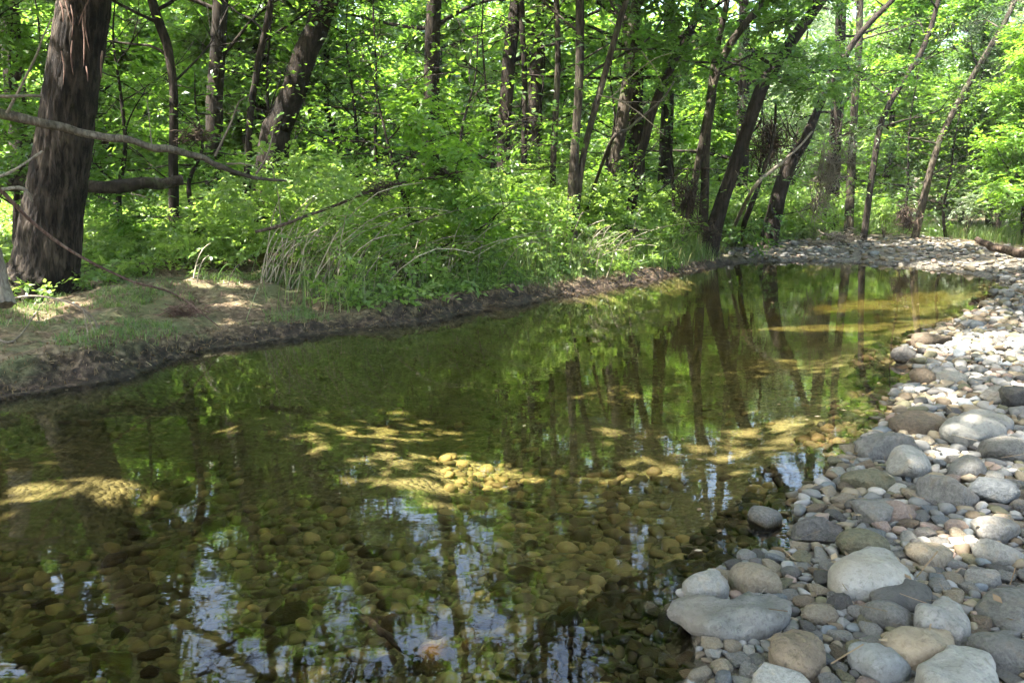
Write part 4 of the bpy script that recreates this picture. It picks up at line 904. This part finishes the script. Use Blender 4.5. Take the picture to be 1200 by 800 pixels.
# ------------------------------------------------------------------ branches, log, driftwood and other single things
def branch(name, label, cat, mats, main, rad, twigs=(), sides=10, group=None, knots=.12, part='branch_stem'):
    main = np.asarray(main, float); base = main[0].copy(); root = empty(name, base); tag(root, label, cat, group)
    n = max(14, len(main)*7); sp = spline(main-base, n); r = np.interp(np.linspace(0, len(rad)-1, n), np.arange(len(rad)), rad)
    seed = hash_s(label) % 97; r = r*(1+knots*vnoise(np.arange(n)*.45, np.zeros(n), 0, seed)); sp = sp+np.stack([vnoise(np.arange(n)*.3, np.zeros(n)+i*9, 0, seed) for i in range(3)], -1)*r[:, None]*.45
    g = Geo(); tube(g, sp, r, sides); link(part, g.mesh(part, mats), root)
    for tw in twigs:
        pts, rr = tw; g = Geo(); q = spline(np.asarray(pts, float)-base, 8); q[1:-1] += np.random.default_rng(seed).normal(0, .006, (6, 3)); tube(g, q, np.linspace(rr, rr*.35, 8), 6)
        link('twig', g.mesh('twig', M['dead']), root)
    return root
def L3(p): return [PD(*q) for q in p]
branch('hanging_branch', 'long lichened branch reaching in over the bank across the thick furrowed tree', 'branch', M['bark_branch'],
    L3([(-120, 112, 7.2), (-40, 124, 7.3), (20, 136, 7.45), (70, 149, 7.6), (130, 161, 7.8), (190, 174, 8.0), (235, 185, 8.2), (262, 196, 8.35), (290, 207, 8.5), (336, 212, 8.6)]),
    [.052, .046, .042, .039, .037, .035, .032, .028, .022, .012],
    [(L3([(252, 183, 8.3), (268, 150, 8.3), (280, 122, 8.25), (294, 110, 8.2)]), .013), (L3([(300, 204, 8.5), (312, 185, 8.5), (321, 155, 8.45), (325, 130, 8.4)]), .012),
     (L3([(322, 210, 8.6), (320, 195, 8.6)]), .007), (L3([(266, 192, 8.35), (285, 192, 8.3), (302, 195, 8.3)]), .012), (L3([(8, 133, 7.4), (28, 95, 7.3), (50, 50, 7.2), (60, 22, 7.2)]), .014),
     (L3([(178, 170, 8), (175, 140, 8), (174, 120, 8), (178, 106, 8)]), .006)])
branch('dry_stick', 'short bleached stick poking in level above the lichened branch', 'stick', M['dead'], L3([(-70, 115, 7), (0, 113, 7), (50, 112, 7.1)]), [.015, .014, .011])
branch('dry_stick', 'thin bare stick slanting up in front of the foot of the thick furrowed tree', 'stick', M['dead'], L3([(-40, 222, 6.6), (10, 202, 6.7), (50, 177, 6.9)]), [.012, .012, .008])
branch('bent_stem', 'long reddish stem arching down to the bank past the foot of the thick furrowed tree', 'stem', M['peel'],
    L3([(-50, 185, 6.4), (0, 222, 6.7), (40, 262, 7.), (90, 298, 7.3), (150, 328, 7.6), (205, 345, 7.9)])+[np.array([PD(256, 352, 8.3)[0], 8.3, H(PD(256, 352, 8.3)[0], 8.3)+.03])], [.017, .016, .015, .014, .012, .010, .006])
branch('bent_stem', 'greyish broken stem hooked over beside the reddish arching stem', 'stem', M['dead'], L3([(-60, 222, 6.6), (0, 221, 6.7), (28, 222, 6.8), (38, 236, 6.8)]), [.018, .017, .015, .008])
def on_ground(px, py, dz=.02):
    z = .35
    for _ in range(6): p = P(px, py, z); z = H(p[0], p[1]) if p[1] > .5 else z
    return np.array([p[0], p[1], z+dz])
def lying(pxs, dz=.03): return [on_ground(a, b_, dz) for a, b_ in pxs]
q = on_ground(100, 384, .18)
branch('trailing_twig', 'forked pale twig trailing from the bank down into the water', 'twig', M['dead'], [on_ground(-20, 372, .05), on_ground(40, 372, .12), q, P(128, 408, .1), P(156, 436, -.02)], [.010, .010, .009, .007, .005],
    [([q, P(124, 412, .12), P(150, 438, -.02)], .006), ([q, P(108, 420, .15), P(109, 445, -.02)], .005)], sides=6)
branch('trailing_twig', 'straight pale twig lying on the earth bank below the forked one', 'twig', M['dead'], lying([(-10, 402), (20, 412), (58, 424)], .05), [.010, .009, .005], sides=6)
branch('fallen_log', 'thick rotten log lying on the forest floor behind the thick furrowed tree', 'log', M['bark_grey'], L3([(-60, 196, 11.6), (20, 212, 11.6), (100, 219, 11.6), (165, 216, 11.7), (212, 212, 11.9)]), [.14, .13, .10, .085, .07], sides=16)
branch('driftwood_pole', 'dark driftwood pole slanting down over the gravel bar from beyond the picture edge', 'driftwood', M['drift'],
    [PD(1143, 279, 16.5), PD(1160, 287, 16.2), PD(1180, 292, 16.), PD(1215, 300, 15.6), PD(1260, 312, 15.2)], [.05, .075, .08, .09, .1], sides=12)
branch('sunken_branch', 'dark sunken branch lying on the pool bed near the bottom edge', 'branch', M['drift'], [P(413, 712, -.18)+[0, 0, 0], P(440, 735, -.2), P(468, 757, -.22), P(494, 774, -.24)], [.014, .016, .015, .010], sides=8)
branch('bank_twig', 'thin dark mossy limb arching over the herbs, hung with brown drift', 'branch', M['drift'],
    L3([(300, 272, 9.6), (345, 258, 9.8), (400, 238, 10.2), (455, 218, 10.6), (500, 209, 11), (548, 200, 11.4)]), [.02, .02, .018, .015, .012, .008], sides=7)
branch('dead_pole', 'bleached dead pole propped aslant between the long leaning tree and the split-footed one', 'dead branch', M['dead'],
    [on_ground(852, 288, .05), PD(880, 225, 18.6), PD(905, 200, 18.9), PD(930, 178, 19.2), PD(952, 155, 19.6)], [.05, .045, .04, .03, .02], [(L3([(880, 225, 18.6), (870, 213, 18.5), (862, 200, 18.4)]), .015)])
branch('dead_pole', 'slanting brown stem rising from the bank end beside the bleached dead pole', 'dead branch', M['bark'],
    [on_ground(864, 288, 0), PD(876, 250, 18.7), PD(893, 205, 18.9), PD(905, 170, 19.1), PD(910, 120, 19.4)], [.07, .06, .05, .045, .03])
branch('dead_pole', 'thin pole leaning left among white leaves under the dark wavy tree', 'dead branch', M['bark_grey'], [on_ground(690, 300, 0)+[0, 3, .2], PD(712, 175, 14.5), PD(740, 148, 14.6), PD(775, 118, 14.8), PD(790, 95, 15)], [.035, .03, .026, .02, .012])
branch('dead_branch', 'fan of bare bleached twigs springing from the slender fanning tree', 'dead branch', M['dead'], L3([(700, 112, 13.8), (726, 118, 13.7), (752, 135, 13.6), (778, 158, 13.5)]), [.012, .012, .010, .006],
    [(L3([(715, 115, 13.8), (742, 88, 13.7), (765, 70, 13.6), (790, 62, 13.6)]), .010), (L3([(752, 60, 13.6), (770, 85, 13.6), (780, 110, 13.6)]), .008), (L3([(726, 118, 13.7), (758, 120, 13.6), (796, 116, 13.5)]), .006)])
# hanging strips of peeling bark on the big trunk, and a bleached stump at the edge
tb = bpy.data.objects[big.name]
def r_off(k): return 2.5*math.sin(k*2.3)
for k, (a, b_, a2, b2) in enumerate([(76, 0, 84, 30), (70, 2, 74, 26), (100, 8, 105, 60), (97, 20, 98, 78), (101, 78, 103, 96), (85, 48, 86, 88), (72, 60, 74, 100), (104, 0, 92, 30), (120, 60, 119, 92), (83, 6, 84, 44)]):
    g = Geo(); q = spline(np.array([PD(a, b_, 9.24), PD((a+a2)/2+r_off(k), (b_+b2)/2, 9.2), PD(a2, b2, 9.18)]), 6)-np.array(tb.location); r_ = np.array([.008, .012, .007, .010, .006, .002])*(.7+.5*math.sin(k*1.7)**2); tube(g, q, r_, 4)
    link('bark_strip', g.mesh('bark_strip', M['peel']), tb)
g = Geo(); q = spline(np.array([PD(-22, 262, 6.2), PD(-10, 295, 6.2), PD(-4, 330, 6.2), PD(4, 358, 6.15)]), 40); r_ = np.linspace(.05, .085, 40)*(1+.0*q[:, 0])
tube(g, q-q[-1], r_, 24, ridge=lambda th, i, r: 1+.22*np.abs(vnoise(np.cos(th)*3, np.sin(th)*3, i*.12, 3))+.12*vnoise(np.cos(th)*7, np.sin(th)*7, i*.5, 4)-.5*np.clip((i-32)/8, 0, 1)*(vnoise(np.cos(th)*3, np.sin(th)*3, 0*i, 5)+.5))
tag(link('broken_trunk', g.mesh('broken_trunk', M['dead']), None, q[-1]), 'bleached splintered wood hanging at the very edge beside the thick furrowed tree', 'dead wood')

def tangle(name, label, c, size, n, seed, mats, th=.008, cat='flood debris', group=None):
    r = np.random.default_rng(seed); g = Geo(); c = np.asarray(c, float); hang = size[2] > size[0]*.9
    cl = r.normal(0, .35, (6, 3))*size; cl[0] = 0; last = None
    for i in range(int(n*1.2)):
        k = r.integers(0, 6); p = cl[k] + r.normal(0, .2, 3)*size*r.uniform(.3, 1.3); d = r.normal(0, 1, 3)*np.array([1, 1, 1.6 if hang else .35]); d /= np.linalg.norm(d); L = r.uniform(.3, 1.)*max(size)*.8
        if i % 5 == 0: p = p*.4; L *= 1.4
        pts = [p-d*L/2, p+r.normal(0, .09, 3)*L, p+r.normal(0, .05, 3)*L+d*L*.2, p+d*L/2+np.array([0, 0, -.15*L])]; tube(g, spline(pts, 7), np.linspace(1, .3, 7)*th*r.uniform(.3, 1.3), 4, cap=False)
    o = link(name, g.mesh(name, mats), None, c); return tag(o, label, cat, group)
GD = 'drift caught in the trees by floods'
tangle('drift_tangle', 'tall brown tangle of flood drift hung on stems in front of the forked grey tree', PD(808, 232, 17.4), np.array([.4, .35, 1.0]), 150, 1, M['drift'], .009, group=GD)
tangle('drift_tangle', 'reddish root tangle round the foot of the long leaning tree', PD(836, 272, 18.3), np.array([.45, .4, .4]), 110, 2, M['drift'], .010, group=GD)
tangle('drift_tangle', 'brown drift hung under the fork of the split-footed tree', PD(905, 160, 20.5), np.array([.5, .4, 1.3]), 220, 3, M['drift'], .012, group=GD)
tangle('drift_tangle', 'grey hanging veil of dead twigs right of the split-footed tree', PD(965, 205, 21), np.array([.6, .5, 1.3]), 240, 4, M['dead'], .011, group=GD)
tangle('drift_tangle', 'dark clot of drift at the tip of the thin mossy limb', PD(522, 205, 11.2), np.array([.3, .2, .12]), 120, 5, M['drift'], .007, group=GD)
tangle('drift_tangle', 'small brown clot of drift caught midway along the thin mossy limb', PD(440, 222, 10.4), np.array([.35, .2, .15]), 80, 6, M['drift'], .006, group=GD)
tangle('drift_tangle', 'small rusty clump caught on the herbs behind the middle bank', PD(745, 270, 13.2), np.array([.12, .1, .1]), 60, 7, M['drift'], .006, group=GD)
tangle('drift_tangle', 'pale twig heap beneath the veil of dead twigs, by the gravel bar', on_ground(985, 284, .1), np.array([.9, .4, .35]), 90, 8, M['dead'], .018, group=GD)
tangle('root_plate', 'dark upturned root plate of a fallen tree at the back of the gravel bar', PD(1062, 258, 22.6), np.array([.6, .4, .6]), 130, 9, M['drift'], .016, 'root plate')
tangle('drift_tangle', 'reddish bramble heap on the bank where the arching stem touches down', on_ground(215, 345, .08), np.array([.55, .3, .18]), 90, 10, M['peel'], .005, group=GD)
tangle('drift_tangle', 'matted dead twigs on the forest floor left of the ivy-clad trunk', PD(228, 160, 12.4), np.array([.4, .3, .25]), 110, 11, M['drift'], .008, group=GD)

# clumps of dry reed-like stems
def reeds(label, px, py, n, lean, hgt_, seed, spread=.3, mats='dead'):
    r = np.random.default_rng(seed); b0 = on_ground(px, py, 0); root = empty('reed_clump', b0); tag(root, label, 'dry stems', 'clumps of dry stems on the bank')
    for i in range(n):
        p = np.array([r.normal(0, spread), r.normal(0, spread*.6), -.05]); h = 1.35*hgt_*r.uniform(.5, 1.15); ln = lean*r.normal(.9, .55)
        dx, dy = math.cos(r.normal(0, .7)), r.normal(0, .6); h *= r.uniform(.6, 1.)
        pts = [p, p+np.array([ln*h*.35*dx, dy*h*.2, h*.5]), p+np.array([ln*h*.8*dx, dy*h*.4, h*.8]), p+np.array([ln*h*1.25*dx, dy*h*.6, h*(.95-.2*abs(ln)*r.uniform(0, 1))])]
        g = Geo(); tube(g, spline(pts, 7), np.linspace(.0078, .003, 7)*r.uniform(.7, 1.4), 4); link('stem', g.mesh('stem', M['grass' if i % 5 == 1 else ('dead' if i % 3 == 1 else 'straw')]), root)
reeds('big sheaf of dry arching stems leaning right over the bank grass', 350, 338, 34, .85, 1.1, 1, .42)
reeds('loose grey arching stems in shade right of the big sheaf', 455, 322, 22, 1.0, .9, 2, .4)
reeds('pale sunlit dead stems sprawling in the bright grass of the middle bank', 660, 298, 26, .8, .85, 3, .35)
reeds('few thin dead stalks left of the big sheaf, standing on bare earth', 245, 330, 5, .7, .4, 4, .3)
reeds('scattered dry stalks before the straight grey tree', 585, 305, 18, .9, .9, 5, .5)
reeds('dry bent stems beside the brown flood tangle near the bank end', 775, 292, 14, -.5, .8, 6, .3)

reeds('tangle of pale bare stems sloping over the middle bank, before the bushy herbs', 520, 330, 26, 1.1, 1.0, 7, .5)
reeds('grey dry stems leaning out over the bank edge below the pale sunlit ones', 690, 312, 20, .9, .9, 8, .45)
reeds('wispy straw stems in the sunny grass near the brown flood tangle', 735, 303, 20, .6, .8, 9, .4)
reeds('thin dry stems in deep shade behind the big sheaf', 395, 326, 20, 1.0, 1.2, 10, .4)
reeds('sparse upright straw stems right of the tangle of pale bare stems', 610, 318, 16, .3, 1.0, 11, .4)

# leafy shrubs one can tell apart along the bank
def shrub(label, px, py, hgt_, wid, leaf, seed, T=T_BROAD, n=110, scale=.8, name='leafy_shrub', Yoff=0):
    r = np.random.default_rng(seed); b0 = on_ground(px, py, -.03); root = empty(name, b0); tag(root, label, 'shrub', 'shrubs on the bank'); C = []
    for i in range(6):
        az = r.uniform(0, 6.28); e = np.array([math.cos(az)*wid*r.uniform(.3, 1), math.sin(az)*wid*r.uniform(.3, 1), hgt_*r.uniform(.7, 1.05)])
        g = Geo(); q = spline([[0, 0, 0], e*[.3, .3, .55], e], 6); tube(g, q, np.linspace(.012, .003, 6), 4); link('stem', g.mesh('stem', M['bark_grey']), root)
        t = r.uniform(.3, 1.05, n//6)[:, None]; C.append(e*[.3, .3, .55]*(1-t)+e*t + r.normal(0, .13, (n//6, 3)))
    C = np.concatenate(C); C[:, 2] = np.maximum(C[:, 2], .08); g = Geo(); add_sprays(g, C, T, scale, rng=r, tilt=.3, tone0=.6); link('foliage', g.mesh('foliage', M[leaf], False), root)
for a in [('bright round shrub behind the pale sunlit dead stems', 700, 282, 1.1, .7, 'yellow_leaf', 1), ('leafy shrub with level leaf tiers in front of the thin mossy tree', 630, 285, 1.4, .8, 'yellow_leaf', 2),
          ('green shrub behind the loose grey arching stems', 500, 296, 1.3, .8, 'herb', 3), ('small shrub with glossy leaves at the foot of the straight grey tree', 668, 290, .8, .5, 'herb', 4),
          ('pale-leaved shrub beneath the dark wavy tree', 735, 280, 1.3, .8, 'yellow_leaf', 5), ('shaded shrub behind the big sheaf of dry stems', 400, 306, 1.2, .8, 'herb', 6),
          ('low shaded shrub between the thick furrowed tree and the big sheaf of stems', 285, 312, .7, .5, 'herb', 7), ('bushy shrub at the bank end before the forked grey tree', 795, 281, 1.3, .7, 'herb', 8),
          ('fresh green shrub behind the slanting brown stem', 885, 282, 1.2, .8, 'yellow_leaf', 9), ('small shrub on the shaded slope beside the crooked slim tree', 180, 290, .6, .45, 'herb', 10),
          ('leafy shrub where the gravel bar meets the wood, before the root plate', 1035, 282, 1.2, .9, 'herb', 11), ('silvery shrub near the end of the dark driftwood pole', 1130, 280, 1.6, 1.1, 'willow', 12)]:
    shrub(*a)

# leaves and specks floating on the pool
g = Geo(); x = rg.uniform(-5, 6, 900); y = rg.uniform(3, 17, 900); f_ = fields(x, y); d_ = -f_[1]; k = f_[5] & (d_ > .03) & (rg.uniform(0, 1, 900) < .12+.9*np.exp(-d_/.35)); n = k.sum()
add_sprays(g, np.stack([x[k], y[k], np.full(n, .004)], -1), [np.array([[[-.5, 0, 0], [0, -.28, .02], [.5, 0, 0], [0, .28, .02]]])*.04], 1., tilt=.03, tone0=.65, rng=rg, pitch0=0)
tag(link('floating_leaves', g.mesh('floating_leaves', M['dry'], False)), 'fallen leaves and specks floating near the bank', None, None, 'stuff')

g = Geo(); pts, s_ = land_points(9000, rg, 0, 10, 2, 16, lambda x, y, s, wL, gr, ins: (~ins) & (gr > .5) & (x < .72*y+.3)); pts = pts[:420]
add_sprays(g, pts+[0, 0, .075], LITTER, .8, tilt=.35, tone0=.4, rng=rg, pitch0=0)
tag(link('twig_litter', g.mesh('twig_litter', M['dry'], False)), 'dead leaves and twig bits lodged among the cobbles', None, None, 'stuff')

# ------------------------------------------------------------------ damp air
hm = bpy.data.materials.new('damp air'); hm.use_nodes = True; ht = hm.node_tree; ht.nodes.clear(); ho = ht.nodes.new('ShaderNodeOutputMaterial'); hv = ht.nodes.new('ShaderNodeVolumePrincipled')
hv.inputs['Color'].default_value = (.95, .95, .90, 1); hv.inputs['Density'].default_value = .0006; hv.inputs['Anisotropy'].default_value = .2; ht.links.new(hv.outputs[0], ho.inputs['Volume'])
g = Geo(); g.add([[a, b_, z] for z in (-3, 24) for a, b_ in ((-420, -420), (420, -420), (420, 420), (-420, 420))], [[4, 5, 6, 7], [3, 2, 1, 0], [0, 1, 5, 4], [1, 2, 6, 5], [2, 3, 7, 6], [3, 0, 4, 7]])
tag(link('haze', g.mesh('haze', hm, False)), 'faint damp haze hanging in the wood', None, None, 'stuff')
